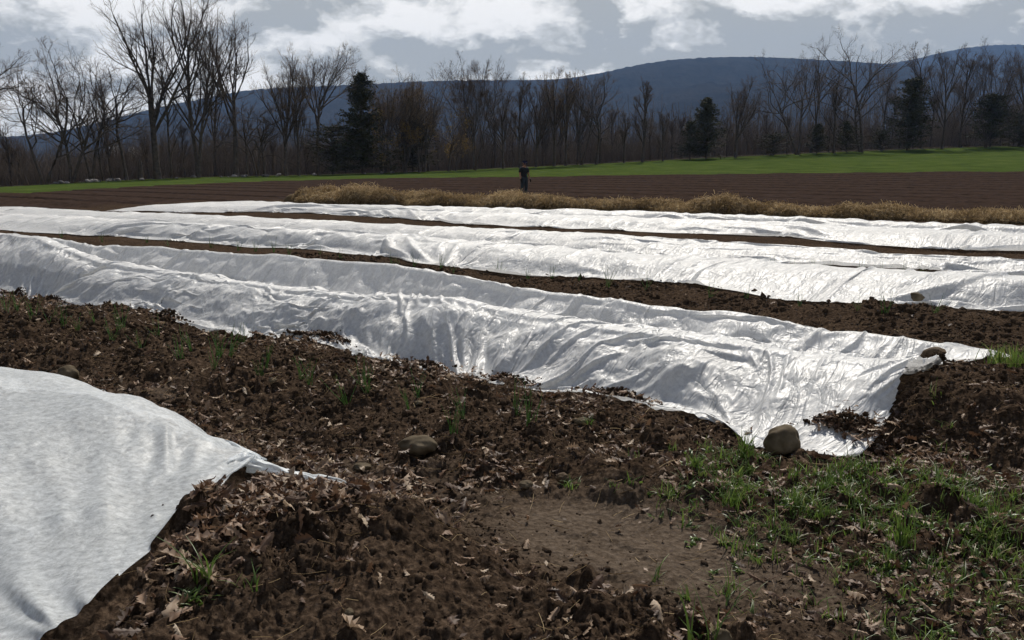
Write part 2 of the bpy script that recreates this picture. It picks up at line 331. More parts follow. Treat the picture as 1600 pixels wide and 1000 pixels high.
def H(x, y, fine=True):
    x = np.asarray(x, float); y = np.asarray(y, float)
    u, v = xy2uv(x, y); r = np.hypot(x, y)
    z = Hbase(x, y) + Hfar(x, y)
    mk = masks(x, y)
    # hilled beds across the ploughed ground
    f = mk['furrow']; ph = v / 4.0 + 0.02 * fbm(u * .05, v * .3, 2, 4); ph = ph - np.floor(ph)
    z = z + f * ((0.12 + 0.30 * sstep(34, 52, r)) * (sstep(0.0, 0.13, ph) * (1 - sstep(0.84, 0.98, ph)) - .85) + (0.008 + 0.03 * (1 - sstep(30, 55, r))) * fbm(x * 2.6, y * 2.6, 3, 6))
    if fine:
        k = (1 - sstep(14, 40, r)) * (1 - 0.82 * np.clip(mk['sand'], 0, 1))
        bare = np.clip(1 - .6 * box(v, 3.9, 5.3, .3), .4, 1)
        k = k * (1 - .88 * np.maximum(np.maximum(box(v, 10.7, 12.6, .2), box(v, 13.4, 15.5, .2)), box(v, 18.2, 23.5, .3))) * (1 - .5 * sstep(8, 10, v))
        lump = fbm(x * 2.6, y * 2.6, 4, 31, .55); wx, wy = x + .05 * fbm(x * 6, y * 6, 2, 33), y + .05 * fbm(x * 6, y * 6, 2, 35)
        patch = np.clip(.55 + .8 * fbm(x * 1.4, y * 1.4, 2, 37), .12, 1.2)
        z = z + k * (0.030 * lump + patch * (.9 * clods_at(wx, wy, 6.0, 1, .5) + .95 * clods_at(wx, wy, 14.0, 2, .65)) + .9 * clods_at(wx, wy, 34.0, 3, .75) + .010 * fbm(x * 20, y * 20, 3, 47, .6) - .02)
        z = z + 0.05 * fbm(x * .8, y * .8, 3, 51) * k
    return z
def ground_hit(px, py, z0=None, fine=True):
    d = ray(px, py)
    if d[2] > -1e-3: ts = np.geomspace(20, 200, 1500)
    else: ts = np.geomspace(1.5, min(200, max(4, 2.5 * EYE / -d[2])), 1500)
    X, Y, Z = d[0] * ts, d[1] * ts, EYE + d[2] * ts
    h = H(X, Y, fine); k = np.argmax(Z <= h)
    return X[k], Y[k], h[k]

# angles dense inside the view, coarse around
an = np.concatenate([np.linspace(-180, -42, 46, endpoint=False), np.linspace(-42, -33, 36, endpoint=False), np.linspace(-33, 33, 860, endpoint=False), np.linspace(33, 42, 36, endpoint=False), np.linspace(42, 180, 46, endpoint=False)]) * math.pi / 180
rad = [0.02, 0.5, 1.0, 1.5, 1.9]
while rad[-1] < 16: rad.append(rad[-1] * 1.0036)
while rad[-1] < 32: rad.append(rad[-1] * 1.006)
while rad[-1] < 125: rad.append(rad[-1] * 1.0032)
while rad[-1] < 170: rad.append(rad[-1] * 1.01)
while rad[-1] < 9000: rad.append(rad[-1] * 1.12)
rad = np.array(rad)
RR, AA = np.meshgrid(rad, an, indexing='ij'); X = RR * np.sin(AA); Y = RR * np.cos(AA)
Z = H(X, Y); V = np.stack([X, Y, Z], -1).reshape(-1, 3); mk = masks(X, Y)
g_o = mesh('ground', V, grid_faces(len(rad), len(an), wrap=True), M['ground'], attrs={k: a.ravel() for k, a in mk.items()})
tag(g_o, 'dark bare soil of the vegetable field running to the green field', kind='structure')
del RR, AA, X, Y, Z, V

# ------------------------------------------------------------------ wooded ridges far behind
def ridge(name, HX, HY, Rc, Rb, zb, seed, stops):
    px = np.linspace(-900, 2500, 900); n = 46
    az = (px - 800) / FPX * cP; hy = np.interp(px, HX, HY)
    # smooth the crest line
    k = np.hanning(41); k /= k.sum(); hy = np.convolve(np.pad(hy, 20, 'edge'), k, 'valid')
    hz = EYE + Rc * ratio(hy)
    t_ = np.linspace(0, 1.35, n)
    V = np.zeros((len(px), n, 3))
    for i, t in enumerate(t_):
        r = Rb + (Rc - Rb) * t; prof = (.75 * t + .25 * t * t) if t <= 1 else 1 - (t - 1) * 1.2
        x, y = az * r, np.full(len(px), r)
        V[:, i, 0], V[:, i, 1] = x, y
        V[:, i, 2] = zb + (hz - zb) * prof + math.sin(min(t, 1) * math.pi) * 0.10 * (hz - zb) * (fbm(x / 260., y / 420., 4, seed)) + 2.6 * perlin(x / 14, y / 14, seed + 3) * (t > .2)
    mm, t, b, o = newmat(name); g = tn(t, 'ShaderNodeNewGeometry')
    mpn = tn(t, 'ShaderNodeMapping', {0: g.outputs['Position']}); mpn.inputs['Scale'].default_value = (1, 0.35, 1)
    nz = tn(t, 'ShaderNodeTexNoise', {'Vector': mpn.outputs[0], 'Scale': 0.02, 'Detail': 12, 'Roughness': 0.75})
    c = ramp(t, nz.outputs[0], stops); t.links.new(c, b.inputs['Base Color']); b.inputs['Roughness'].default_value = 1; b.inputs['Specular IOR Level'].default_value = 0
    bump(t, b, nz.outputs[0], 14.0, 1.0)
    return tag(mesh('hills' if seed < 70 else 'hills', V.reshape(-1, 3), grid_faces(len(px), n)[:, ::-1], mm), label=None, kind='structure')
HX = np.array([-900, 0, 60, 103, 165, 206, 247, 292, 340, 378, 440, 550, 640, 720, 800, 870, 910, 950, 1000, 1050, 1130, 1200, 1300, 1380, 1450, 1600, 1900, 2500.])
HY = np.array([225, 214, 211, 204, 189, 180, 167, 160, 149, 141, 136, 132, 127, 124, 124, 124, 119, 110, 98, 91, 87, 88, 94, 99, 106, 125, 150, 180.])
o1 = ridge('near_ridge', HX, HY, 2600., 900., -25., 61, [(0.35, (0.008, 0.007, 0.007)), (0.65, (0.030, 0.026, 0.024))])
tag(o1, 'dark blue wooded ridge across the middle of the horizon')
HX2 = np.array([-900, 0, 600, 1000, 1250, 1380, 1440, 1490, 1540, 1600, 1750, 2500.]); HY2 = np.array([240, 240, 200, 140, 112, 99, 85, 72, 67, 68, 80, 130.])
o2 = ridge('far_ridge', HX2, HY2, 3900., 2900., 0., 71, [(0.35, (0.010, 0.008, 0.008)), (0.65, (0.032, 0.027, 0.025))])
tag(o2, 'paler blue hill rising behind the ridge on the right')

# ------------------------------------------------------------------ row covers: cloth laid over the crop, solved as sheets with folds
def drape(P, rest_u, rest_v, S, u0, du, v0, dv, pin, target, steps, iters, bend=0.05, fric=0.5, g=0.0004, damp=0.985, noise=0.004, seed=1):
    """P (n,m,3) in row coordinates u,v,z; S support height grid; pin weight 0/1 held at target"""
    rs = np.random.RandomState(seed); P = P.astype(np.float32); Vv = np.zeros_like(P)
    W = (1 - pin)[..., None].astype(np.float32); n, m, _ = P.shape; nS, mS = S.shape; S = S.astype(np.float32)
    def con(A, B, WA, WB, rest, k):
        d = B - A; l = np.sqrt((d * d).sum(-1, keepdims=True)) + 1e-9
        c = (k * (l - rest) / l / (WA + WB + 1e-6)) * d
        A += c * WA; B -= c * WB
    rd = math.hypot(rest_u, rest_v)
    def coll(P):
        fu = np.clip((P[..., 0] - u0) / du, 0, nS - 1.001); fv = np.clip((P[..., 1] - v0) / dv, 0, mS - 1.001)
        i = fu.astype(np.int32); j = fv.astype(np.int32); a = fu - i; b = fv - j
        h = (S[i, j] * (1 - b) + S[i, j + 1] * b) * (1 - a) + (S[i + 1, j] * (1 - b) + S[i + 1, j + 1] * b) * a
        return h
    for s in range(steps):
        Q = P.copy(); Vv *= damp; Vv[..., 2] -= g
        if s < steps * 0.4: Vv += (rs.randn(n, m, 3) * noise * 0.2).astype(np.float32)
        P += Vv * W
        for it in range(iters):
            for a in (0, 1):
                k = (n - a) // 2; con(P[a:a + 2 * k:2], P[a + 1:a + 2 * k:2], W[a:a + 2 * k:2], W[a + 1:a + 2 * k:2], rest_u, 0.9)
                k = (m - a) // 2; con(P[:, a:a + 2 * k:2], P[:, a + 1:a + 2 * k:2], W[:, a:a + 2 * k:2], W[:, a + 1:a + 2 * k:2], rest_v, 0.9)
            for a in (0, 1):
                k = (n - a) // 2
                con(P[a:a + 2 * k:2, :-1], P[a + 1:a + 2 * k:2, 1:], W[a:a + 2 * k:2, :-1], W[a + 1:a + 2 * k:2, 1:], rd, 0.25)
                con(P[a:a + 2 * k:2, 1:], P[a + 1:a + 2 * k:2, :-1], W[a:a + 2 * k:2, 1:], W[a + 1:a + 2 * k:2, :-1], rd, 0.25)
            if bend:
                d = (P[:-2] + P[2:]) * .5 - P[1:-1]; P[1:-1] += bend * d * W[1:-1]
                d = (P[:, :-2] + P[:, 2:]) * .5 - P[:, 1:-1]; P[:, 1:-1] += bend * d * W[:, 1:-1]
        P = P * W + target * (1 - W)
        h = coll(P); hit = P[..., 2] < h
        P[..., 2] = np.where(hit & (W[..., 0] > 0), h, P[..., 2])
        f = np.where(hit, fric, 0)[..., None] * W
        P[..., :2] = P[..., :2] * (1 - f) + Q[..., :2] * f
        Vv = (P - Q); Vv = np.clip(Vv, -0.06, 0.06)
    return P
def smooth1(a, k):
    w = np.hanning(2 * k + 3)[1:-1]; w /= w.sum(); return np.convolve(np.pad(a, k, 'edge'), w, 'valid')
def curve_on(pts, vc):
    us, zs = zip(*[on_v(px, py, vc) for px, py in pts]); o = np.argsort(us); return np.array(us)[o], np.array(zs)[o]
def edge_on(pts, z=0.03):
    us, vs = [], []
    for px, py in pts:
        d = ray(px, py); t = (z - EYE) / d[2]; u, v = xy2uv(d[0] * t, d[1] * t); us.append(u); vs.append(v)
    o = np.argsort(us); return np.array(us)[o], np.array(vs)[o]

def row_cover(key, ridge_px, edge_px, vc, far_v, u0, u1, h, pins, label, seed, shape=1.5, excess_v=1.05, excess_u=1.05, steps=170, iters=6, hump=0.05, hump_l=0.5, pinsfar=None, end_drop=True, group='white fabric covers over the vegetable rows', sub=1, minz=0.12, bend=0.01, fold=.15, low=.9, amp=1.0, far_slack=0.0):
    rs = np.random.RandomState(seed)
    ru, rz = curve_on(ridge_px, vc); eu, ev = edge_on(edge_px) if edge_px[0][1] > 30 else (np.array([e[0] for e in edge_px]), np.array([e[1] for e in edge_px]))
    du = h
    gu = np.arange(u0 - 1.0, u1 + 1.0, h); ne = np.interp(gu, eu, ev); fe = far_v(gu) if callable(far_v) else np.full_like(gu, far_v)
    vlo, vhi = ne.min() - 0.5, fe.max() + 0.5; gv = np.arange(vlo, vhi, h)
    rid = np.maximum(smooth1(np.interp(gu, ru, rz), max(2, int(0.12 / h))), minz)
    U, VV = np.meshgrid(gu, gv, indexing='ij'); x, y = uv2xy(U, VV); base = H(x, y, fine=True) if h < .04 else H(x, y, fine=False)
    # crop / hoops under the fabric
    lo = ne + 0.22; hi = fe - 0.18
    nb = vc - lo; fb = hi - vc
    s = np.where(VV < vc, (vc - VV) / nb[:, None], (VV - vc) / fb[:, None]); s = np.clip(s, 0, 1.0)
    nbase = base[:, np.clip(((vc - vlo) / h), 0, len(gv) - 1).astype(int) if np.isscalar(vc) else 0]
    prof = np.clip(1 - s ** shape, 0, 1)
    lump = hump * fbm(U / hump_l, VV / hump_l, 3, seed)
    S = base + 0.012 + np.maximum(rid[:, None] - base, 0) * (prof * low + (1 - low) * (s < .12)) + lump * np.minimum(1, prof * 2.2) * (0.25 + 0.75 * (s > .25))
    S = np.maximum(S, base + 0.012)
    # the sheet
    arc = [];
    for k in range(0, len(gu), max(1, int(.5 / h))):
        a, b = ne[k], fe[k]; jj = (gv >= a) & (gv <= b); zz = S[k, jj]; arc.append(np.sqrt(np.diff(zz) ** 2 + h * h).sum())
    width = float(np.median(arc)) * 1.0
    m = int(width * excess_v / h) + 2; n = int((u1 - u0) * excess_u / h); print(key, n, m, 'v', ne.mean(), fe.mean())
    i = np.linspace(u0, u1, n); jn = np.linspace(0, 1, m)
    a = np.interp(i, gu, ne); b = np.interp(i, gu, fe)
    pu = u0 + 0.3; fp = []
    while pu < u1: fp.append((pu, rs.uniform(.4, .8), rs.uniform(.4, .7), 0.06, 0.03)); pu += rs.uniform(.7, 1.3)
    # cloth is drawn together towards every pinned spot; the draw fades up to the ridge, leaning a little
    def draw(pl, amt):
        D = np.zeros(n)
        for p in pl:
            w = p[1] * 1.15; q = (i - p[0]) / w; D += -amt * (1 - p[2]) * (i - p[0]) * np.exp(-q * q * 1.6)
        return D
    Dn, Df = draw(pins, .85), draw(fp, .6); wn = np.clip(1 - jn / .5, 0, 1) ** 0.75; wf = np.clip((jn - .62) / .38, 0, 1)
    ed = sstep(0, .5, i - u0) * sstep(0, .5, u1 - i); Dn = Dn * ed; Df = Df * ed
    lean = 0.10 * fbm(i * .7, i * 0 + 3.3, 2, seed + 5)
    PU = i[:, None] + Dn[:, None] * wn + Df[:, None] * wf + (lean * ed)[:, None] * np.sin(jn * math.pi)
    P = np.zeros((n, m, 3)); P[..., 0] = PU
    for k in range(n):
        kk = min(len(gu) - 1, int((i[k] - gu[0]) / h)); zz = np.interp(np.linspace(a[k], b[k], 80), gv, S[kk]); vv = np.linspace(a[k], b[k], 80)
        sacc = np.concatenate([[0], np.cumsum(np.hypot(np.diff(vv), np.diff(zz)))]); q = jn * sacc[-1]
        P[k, :, 1] = np.interp(q, sacc, vv); P[k, :, 2] = np.interp(q, sacc, zz) + 0.01
    # folds: their height follows how much cloth is squeezed together there
    sp = np.abs(np.gradient(PU, axis=0)); ex = np.clip(h / np.maximum(sp, 1e-4) - 1, 0.0, 2.5)
    tv = np.gradient(P[..., 1], axis=1); tz = np.gradient(P[..., 2], axis=1); ll = np.hypot(tv, tz) + 1e-9
    mi = (np.arange(n) * h)[:, None] + 0 * jn; mj = (np.arange(m) * h)[None] + 0 * mi
    warp = 0.12 * fbm(mi * .9, mj * 1.1, 2, seed + 7) + .02 * fbm(mi * 4, mj * 2.0, 2, seed + 8)
    for lam, wt in ((fold, 1.0), (fold * .4, 1.0)):
        ph = (mi + warp) / lam; f = fbm(ph, mj * .4, 1, seed + int(lam * 1000)) ; f = np.sign(f) * np.abs(f) ** .8
        A = amp * np.clip(.5 * lam * np.sqrt(ex) * wt, 0, .07) * (1.0 + .5 * fbm(mi * 1.1, mj * 1.1, 1, seed + 3))
        P[..., 1] += -tz / ll * f * A; P[..., 2] += tv / ll * f * A + A * .6
    P = P + rs.randn(n, m, 3) * 0.0008
    pin = np.zeros((n, m)); T = P.copy()
    def put(pu, side, wid, squeeze, inset, push):
        ic = int(np.interp(pu, i, np.arange(n)))
        w = int(wid / h / 2)
        jc = int(inset / h) if side == 0 else m - 1 - int(inset / h)
        for q in range(-w, w + 1):
            ii = ic + q
            if 0 <= ii < n:
                for jj in (jc,) :
                    pin[ii, jj] = 1; T[ii, jj, 0] = P[ii, jj, 0]; vv = (a[ic] + 0.6 * inset - push) if side == 0 else (b[ic] - 0.6 * inset + push)
                    T[ii, jj, 1] = vv + rs.randn() * 0.006
                    ug = int(np.clip((T[ii, jj, 0] - gu[0]) / h, 0, len(gu) - 1)); vg = int(np.clip((vv - vlo) / h, 0, len(gv) - 1))
                    T[ii, jj, 2] = base[ug, vg] + 0.008 + 0.01 * abs(rs.randn())
    for p in pins: put(p[0], 0, *p[1:])
    for p in fp: put(p[0], 1, *p[1:])
    pin[0, ::4] = 1; pin[-1, ::4] = 1; T[0] = P[0]; T[-1] = P[-1]
    if callable(end_drop): end_drop(P, T, pin, i, jn, h)
    Q = drape(P, h, h, S, gu[0], h, gv[0], h, pin, T, steps, iters, seed=seed, bend=bend)
    x, y = uv2xy(Q[..., 0], Q[..., 1]); V = np.stack([x, y, Q[..., 2]], -1).reshape(-1, 3)
    cu = np.stack(np.broadcast_arrays((np.arange(n) * h)[:, None] + 0 * P[..., 0], (np.arange(m) * h)[None] + 0 * P[..., 0], 0 * P[..., 0]), -1).reshape(-1, 3)
    o = mesh('row_cover', V, grid_faces(n, m), M['cloth'], attrs={'cuv': cu})
    if sub:
        s_ = o.modifiers.new('smooth', 'SUBSURF'); s_.levels = s_.render_levels = 1
    tag(o, label, 'row cover', group)
    return o, Q
def ev_pins(u0, u1, lo, hi, seed, wid=(.5, 1.0), sq=(.25, .5), inset=(.05, .15), push=(0.0, .08)):
    r = np.random.RandomState(seed); out = []; u = u0 + r.uniform(.2, .6)
    while u < u1: out.append((u, r.uniform(*wid), r.uniform(*sq), r.uniform(*inset), r.uniform(*push))); u += r.uniform(lo, hi)
    return out
import time as _tm
_t0 = _tm.time()
def lap(s): print('LAP', s, round(_tm.time() - _t0, 1), flush=True)
# front cover
R2_edge = [(1440, 680), (1415, 682), (1370, 690), (1310, 705), (1270, 710), (1235, 692), (1180, 675), (1150, 665), (1100, 657), (1050, 648), (1000, 635), (950, 622), (900, 620), (860, 610), (830, 602), (780, 602), (740, 600), (700, 577), (640, 572), (600, 570), (560, 560), (520, 545), (440, 532), (370, 530), (300, 516), (250, 506), (220, 492), (130, 488), (90, 479), (50, 471), (0, 463), (-100, 450), (-250, 432)]
R2_ridge = [(1452, 566), (1376, 566), (1270, 561), (1210, 548), (1153, 537), (1050, 520), (981, 518), (878, 499), (789, 487), (720, 470), (637, 463), (550, 464), (440, 450), (350, 440), (292, 430), (216, 418), (165, 411), (110, 392), (60, 372), (20, 367), (-60, 364), (-250, 352)]
heaps2 = [(30, 447), (75, 464), (152, 462), (252, 492), (490, 527), (640, 566), (802, 583), (980, 600), (1325, 662)]
hp = [edge_on([p])for p in heaps2]; pins2 = [(float(a[0]), 1.0, 0.25, 0.16, 0.03) for a, b in hp]
pins2 += [(float(edge_on([p])[0][0]), .55, .35, .05, 0.02) for p in [(1270, 705), (1200, 680), (1100, 657), (1040, 645), (900, 620), (740, 600), (560, 560), (400, 530), (340, 520), (200, 490)]]
c2, Q2 = row_cover('r2', R2_ridge, R2_edge, 6.05, 7.05, 1.22, 14.5, 0.018, pins2, 'crumpled white cover in front, its open end folded beside the round stone', 5, excess_v=1.05, excess_u=1.12, steps=70, iters=8, fold=.125, shape=1.9, hump=0.06, hump_l=0.45)
lap('r2')
R3_ridge = [(1590, 590), (1560, 575), (1500, 548), (1430, 530), (1350, 520), (1280, 517), (1200, 500), (1130, 485), (1080, 489), (1000, 478), (900, 462), (800, 450), (700, 430), (600, 413), (560, 411), (480, 405), (430, 398), (330, 395), (230, 385), (150, 386), (120, 379), (60, 372), (0, 368), (-250, 350)]
R3_edge = [(1570, 572), (1500, 575), (1440, 580), (1300, 562), (1000, 525), (700, 480), (400, 452), (100, 420), (-250, 400)]
c3, Q3 = row_cover('r3', R3_ridge, [(1, 6.85), (15, 6.85)], 7.5, lambda u: 8.2 + 0.6 * np.exp(-((u - 0.9) / .5) ** 2) + 0 * u, 0.98, 15.5, 0.03, ev_pins(1, 15, .9, 1.5, 8), 'rumpled white cover right behind the front cover, brown stone at its end', 6, excess_v=1.06, excess_u=1.10, steps=80, iters=7, minz=0.06, hump=.08, hump_l=.6)
lap('r3')
R4_edge = [(1700, 494), (1600, 487), (1530, 489), (1377, 484), (1290, 479), (1187, 465), (1050, 452), (947, 441), (809, 429), (706, 420), (603, 410), (516, 397), (447, 393), (289, 382), (192, 374), (52, 367), (0, 362), (-200, 352)]
R4_ridge = [(1700, 442), (1600, 437), (1500, 430), (1394, 425), (1311, 420), (1163, 410), (1050, 403), (947, 396), (809, 386), (723, 380), (637, 370), (527, 366), (430, 358), (275, 350), (103, 340), (0, 335), (-200, 330)]
c4, Q4 = row_cover('r4', R4_ridge, R4_edge, 11.7, 12.6, 0.2, 26, 0.05, ev_pins(.2, 26, 1.2, 2.2, 9, wid=(.5, 1.2), inset=(.02, .08)), 'long white cover beyond the onion path, a grey stone pressed on it at the right', 9, excess_v=1.05, excess_u=1.08, steps=60, iters=6, shape=3.0, low=1.0, amp=.55, hump=.045)
R5_ridge = [(1700, 419), (1600, 412), (1394, 403), (1256, 391), (1050, 379), (947, 367), (809, 362), (637, 353), (500, 346), (275, 335), (103, 333), (0, 333), (-200, 328)]
R5_edge = [(0, 13.7), (6, 13.5), (12, 13.3), (16, 13.2), (31, 12.9)]
c5, Q5 = row_cover('r5', R5_ridge, R5_edge, 14.6, 15.6, 0.2, 30, 0.055, ev_pins(.2, 30, .5, 1.1, 10), 'smoother white cover lying close behind the long stone-weighted cover', 10, excess_v=1.02, excess_u=1.04, steps=60, iters=6, shape=2.4, low=1.0, amp=.4, hump=.03, minz=.17)
lap('r45')
R6_edge = [(1700, 399), (1600, 392), (1531, 394), (1394, 387), (1297, 380), (1187, 372), (1050, 367), (912, 360), (741, 353), (603, 343), (500, 337), (412, 334), (292, 332), (165, 329)]
R6_ridge = [(1700, 373), (1600, 368), (1394, 360), (1222, 352), (1050, 345), (775, 336), (569, 328), (378, 321), (275, 325), (192, 326), (168, 329)]
c6, Q6 = row_cover('r6', R6_ridge, R6_edge, 19.6, 21.2, 0.8, 28.2, 0.065, ev_pins(.8, 28, 1.2, 2.2, 12, wid=(.5, 1.2), sq=(.4, .7)), 'low white cover with dark pinched folds along its near edge, second farthest', 12, excess_v=1.03, excess_u=1.03, fold=.22, steps=60, iters=6, shape=3.2, low=1.0, amp=.5, hump=.05)
R7_ridge = [(1700, 360), (1600, 355), (1394, 348), (1222, 340), (1050, 334), (981, 333), (775, 326.5), (569, 321.5), (500, 320.5), (378, 314.5), (275, 321), (192, 323)]
R7_edge = [(1700, 378), (1600, 372), (1394, 364), (1222, 356), (1050, 349), (775, 340), (569, 331), (378, 325), (200, 327)]
c7, Q7 = row_cover('r7', R7_ridge, R7_edge, 22.2, 23.4, 1.0, 28.5, 0.08, ev_pins(1, 28.5, 1.2, 2.2, 14, sq=(.65, .85)), 'farthest white cover, just in front of the row of straw', 14, excess_v=1.03, excess_u=1.03, fold=.22, steps=60, iters=6, shape=3.0, low=1.0, amp=.55, hump=.05)
lap('r67')

# near cover, lower left: arched sheet whose end is gathered into a tail and whose hem hangs over the leafy mound
def near_cover():
    h = 0.022; rs = np.random.RandomState(3)
    G = P3(398, 736, 0.13)
    hem_px = [(398, 737, .14), (345, 775, .16), (300, 805, .19), (255, 845, .22), (200, 887, .24), (150, 935, .26), (100, 972, .26), (40, 1018, .24), (-40, 1080, .16), (-120, 1150, .07)]
    hem = np.array([P3(*p) for p in hem_px])
    top_px = [(-260, 560), (-120, 572), (0, 585), (25, 588), (42, 600), (75, 622), (130, 625), (170, 632), (200, 650), (270, 690), (330, 705), (398, 733)]
    vc = 2.45; tu, tz = curve_on(top_px, vc)
    u0, u1 = 2.2, 8.5; gu = np.arange(u0 - .5, u1 + .6, h); gv = np.arange(0.3, 4.2, h); U, VV = np.meshgrid(gu, gv, indexing='ij')
    x, y = uv2xy(U, VV); base = H(x, y)
    rid = smooth1(np.interp(gu, tu, tz), 6)[:, None]
    s = np.where(VV < vc, (vc - VV) / 1.45, (VV - vc) / (0.62 + 0 * U)); s = np.clip(s, 0, 1)
    prof = 1 - s ** 2.3
    k = sstep(3.35, 4.6, U)
    S = base + .012 + np.maximum(rid - base, 0) * prof * (0.35 + 0.65 * k) * (U > 3.3) * 0.97 + 0.02 * fbm(U / .5, VV / .5, 2, 4) * prof
    S = np.maximum(S, base + .012)
    m = int(2.75 / h); n = int(5.6 / h)
    hs = np.linspace(0, 1, len(hem)); hv = np.array([xy2uv(p[0], p[1]) for p in hem])
    jn = np.linspace(0, 1, m)                      # 0 = near side edge, 1 = far side edge
    gath = 0.70                                     # beyond this share the hem is bunched at G
    P = np.zeros((n, m, 3)); tt = np.clip(1 - jn / gath, 0, 1)
    hu = np.interp(tt, hs, hv[:, 0]); hvv = np.interp(tt, hs, hv[:, 1]); hz = np.interp(tt, hs, hem[:, 2])
    gu_, gv_ = xy2uv(G[0], G[1])
    fu = np.clip((jn - gath) / (1 - gath), 0, 1)
    hu = hu + fu * 0.10; hvv = hvv + fu * 0.16; hz = hz - fu * .06
    uend = 8.6; far_v = np.interp(jn, [0, 1], [0.75, 3.35])
    for i in range(n):
        q = i / (n - 1); P[i, :, 0] = hu * (1 - q) + uend * q; bl = sstep(0, 0.28, q)
        P[i, :, 1] = hvv * (1 - bl) + far_v * bl
        iu = np.clip(((P[i, :, 0] - gu[0]) / h).astype(int), 0, len(gu) - 1); jv = np.clip(((P[i, :, 1] - gv[0]) / h).astype(int), 0, len(gv) - 1)
        P[i, :, 2] = np.maximum(S[iu, jv] + .02, hz * (1 - bl))
    T = P.copy(); pin = np.zeros((n, m)); pin[0, jn > gath - .03] = 1; pin[0, ::9] = 1; pin[-1] = 1
    for i in range(0, n, 34): pin[i:i + 10, 0] = 1; pin[i:i + 8, -1] = 1
    Q = drape(P, h * 1.0, h, S, gu[0], h, gv[0], h, pin, T, 170, 7, bend=.12, seed=3, noise=.002)
    x, y = uv2xy(Q[..., 0], Q[..., 1]); V = np.stack([x, y, Q[..., 2]], -1)
    cu = np.stack([(np.arange(n) * h)[:, None] + 0 * V[..., 0], (np.arange(m) * h)[None] + 0 * V[..., 0], 0 * V[..., 0]], -1).reshape(-1, 3)
    o = mesh('row_cover', V.reshape(-1, 3), grid_faces(n, m), M['cloth_near'], attrs={'cuv': cu})
    s_ = o.modifiers.new('smooth', 'SUBSURF'); s_.levels = s_.render_levels = 1
    tag(o, 'greyish white cover at the lower left, its end gathered to a point', 'row cover', 'white fabric covers over the vegetable rows')
    # twisted tail
    tp = [P3(388, 724, .165), P3(418, 728, .15), P3(452, 734, .12), P3(485, 736, .10), P3(520, 734, .09), P3(560, 733, .07)]
    pts = np.array(tp); tq = np.linspace(0, 1, 40); pc = np.stack([np.interp(tq, np.linspace(0, 1, len(pts)), pts[:, c]) for c in range(3)], 1); kk = 28
    rad = np.interp(tq, [0, .15, .5, .8, 1], [.040, .026, .019, .020, .010]); V = []
    for i in range(40):
        d = pc[min(i + 1, 39)] - pc[max(i - 1, 0)]; d /= np.linalg.norm(d); a = np.cross(d, [0, 0, 1]); a /= np.linalg.norm(a); b = np.cross(a, d)
        gz = float(H(pc[i, 0], pc[i, 1])); c = pc[i].copy(); c[2] = max(gz + rad[i] * .7, c[2] * (1 - tq[i]) + (gz + rad[i] * .7) * tq[i])
        for q in range(kk):
            th = 2 * math.pi * q / kk; r = rad[i] * (1 + .3 * math.sin(5 * th + i * .22) + .12 * math.sin(9 * th - i * .3)); V.append(c + a * math.cos(th) * r * 1.25 + b * math.sin(th) * r * .8)
    mesh('gathered_tail', V, grid_faces(40, kk, wrap=True), M['cloth_near'], parent=o)
    return o, Q
def P3(px, py, z):
    d = ray(px, py); t = (z - EYE) / d[2]; return (d[0] * t, d[1] * t, z)
c1, Q1 = near_cover(); lap('r1')

# ------------------------------------------------------------------ trees
def tubes(P, Rr, k):
    """P (N,n,3) polylines, Rr (N,n) radii -> verts, faces"""
    N_, n, _ = P.shape
    T = np.gradient(P, axis=1); T /= np.linalg.norm(T, axis=2, keepdims=True) + 1e-9
    ref = np.where(np.abs(T[..., 2:3]) > .9, np.array([1., 0, 0]), np.array([0, 0, 1.])); A = np.cross(T, ref); A /= np.linalg.norm(A, axis=2, keepdims=True) + 1e-9; B = np.cross(T, A)
    th = np.arange(k) * 2 * math.pi / k
    V = P[:, :, None] + Rr[..., None, None] * (A[:, :, None] * np.cos(th)[None, None, :, None] + B[:, :, None] * np.sin(th)[None, None, :, None])
    f = grid_faces(n, k, wrap=True); F = (f[None] + (np.arange(N_) * n * k)[:, None, None]).reshape(-1, 4)
    return V.reshape(-1, 3), F
def polyl(rs, base, d, Ln, n, wander, trop):
    N_ = len(base); P = np.zeros((N_, n, 3)); P[:, 0] = base; d = d.copy()
    for i in range(1, n):
        d = d + rs.randn(N_, 3) * wander; d[:, 2] += trop; d /= np.linalg.norm(d, axis=1, keepdims=True)
        P[:, i] = P[:, i - 1] + d * (Ln / (n - 1))[:, None]
    return P
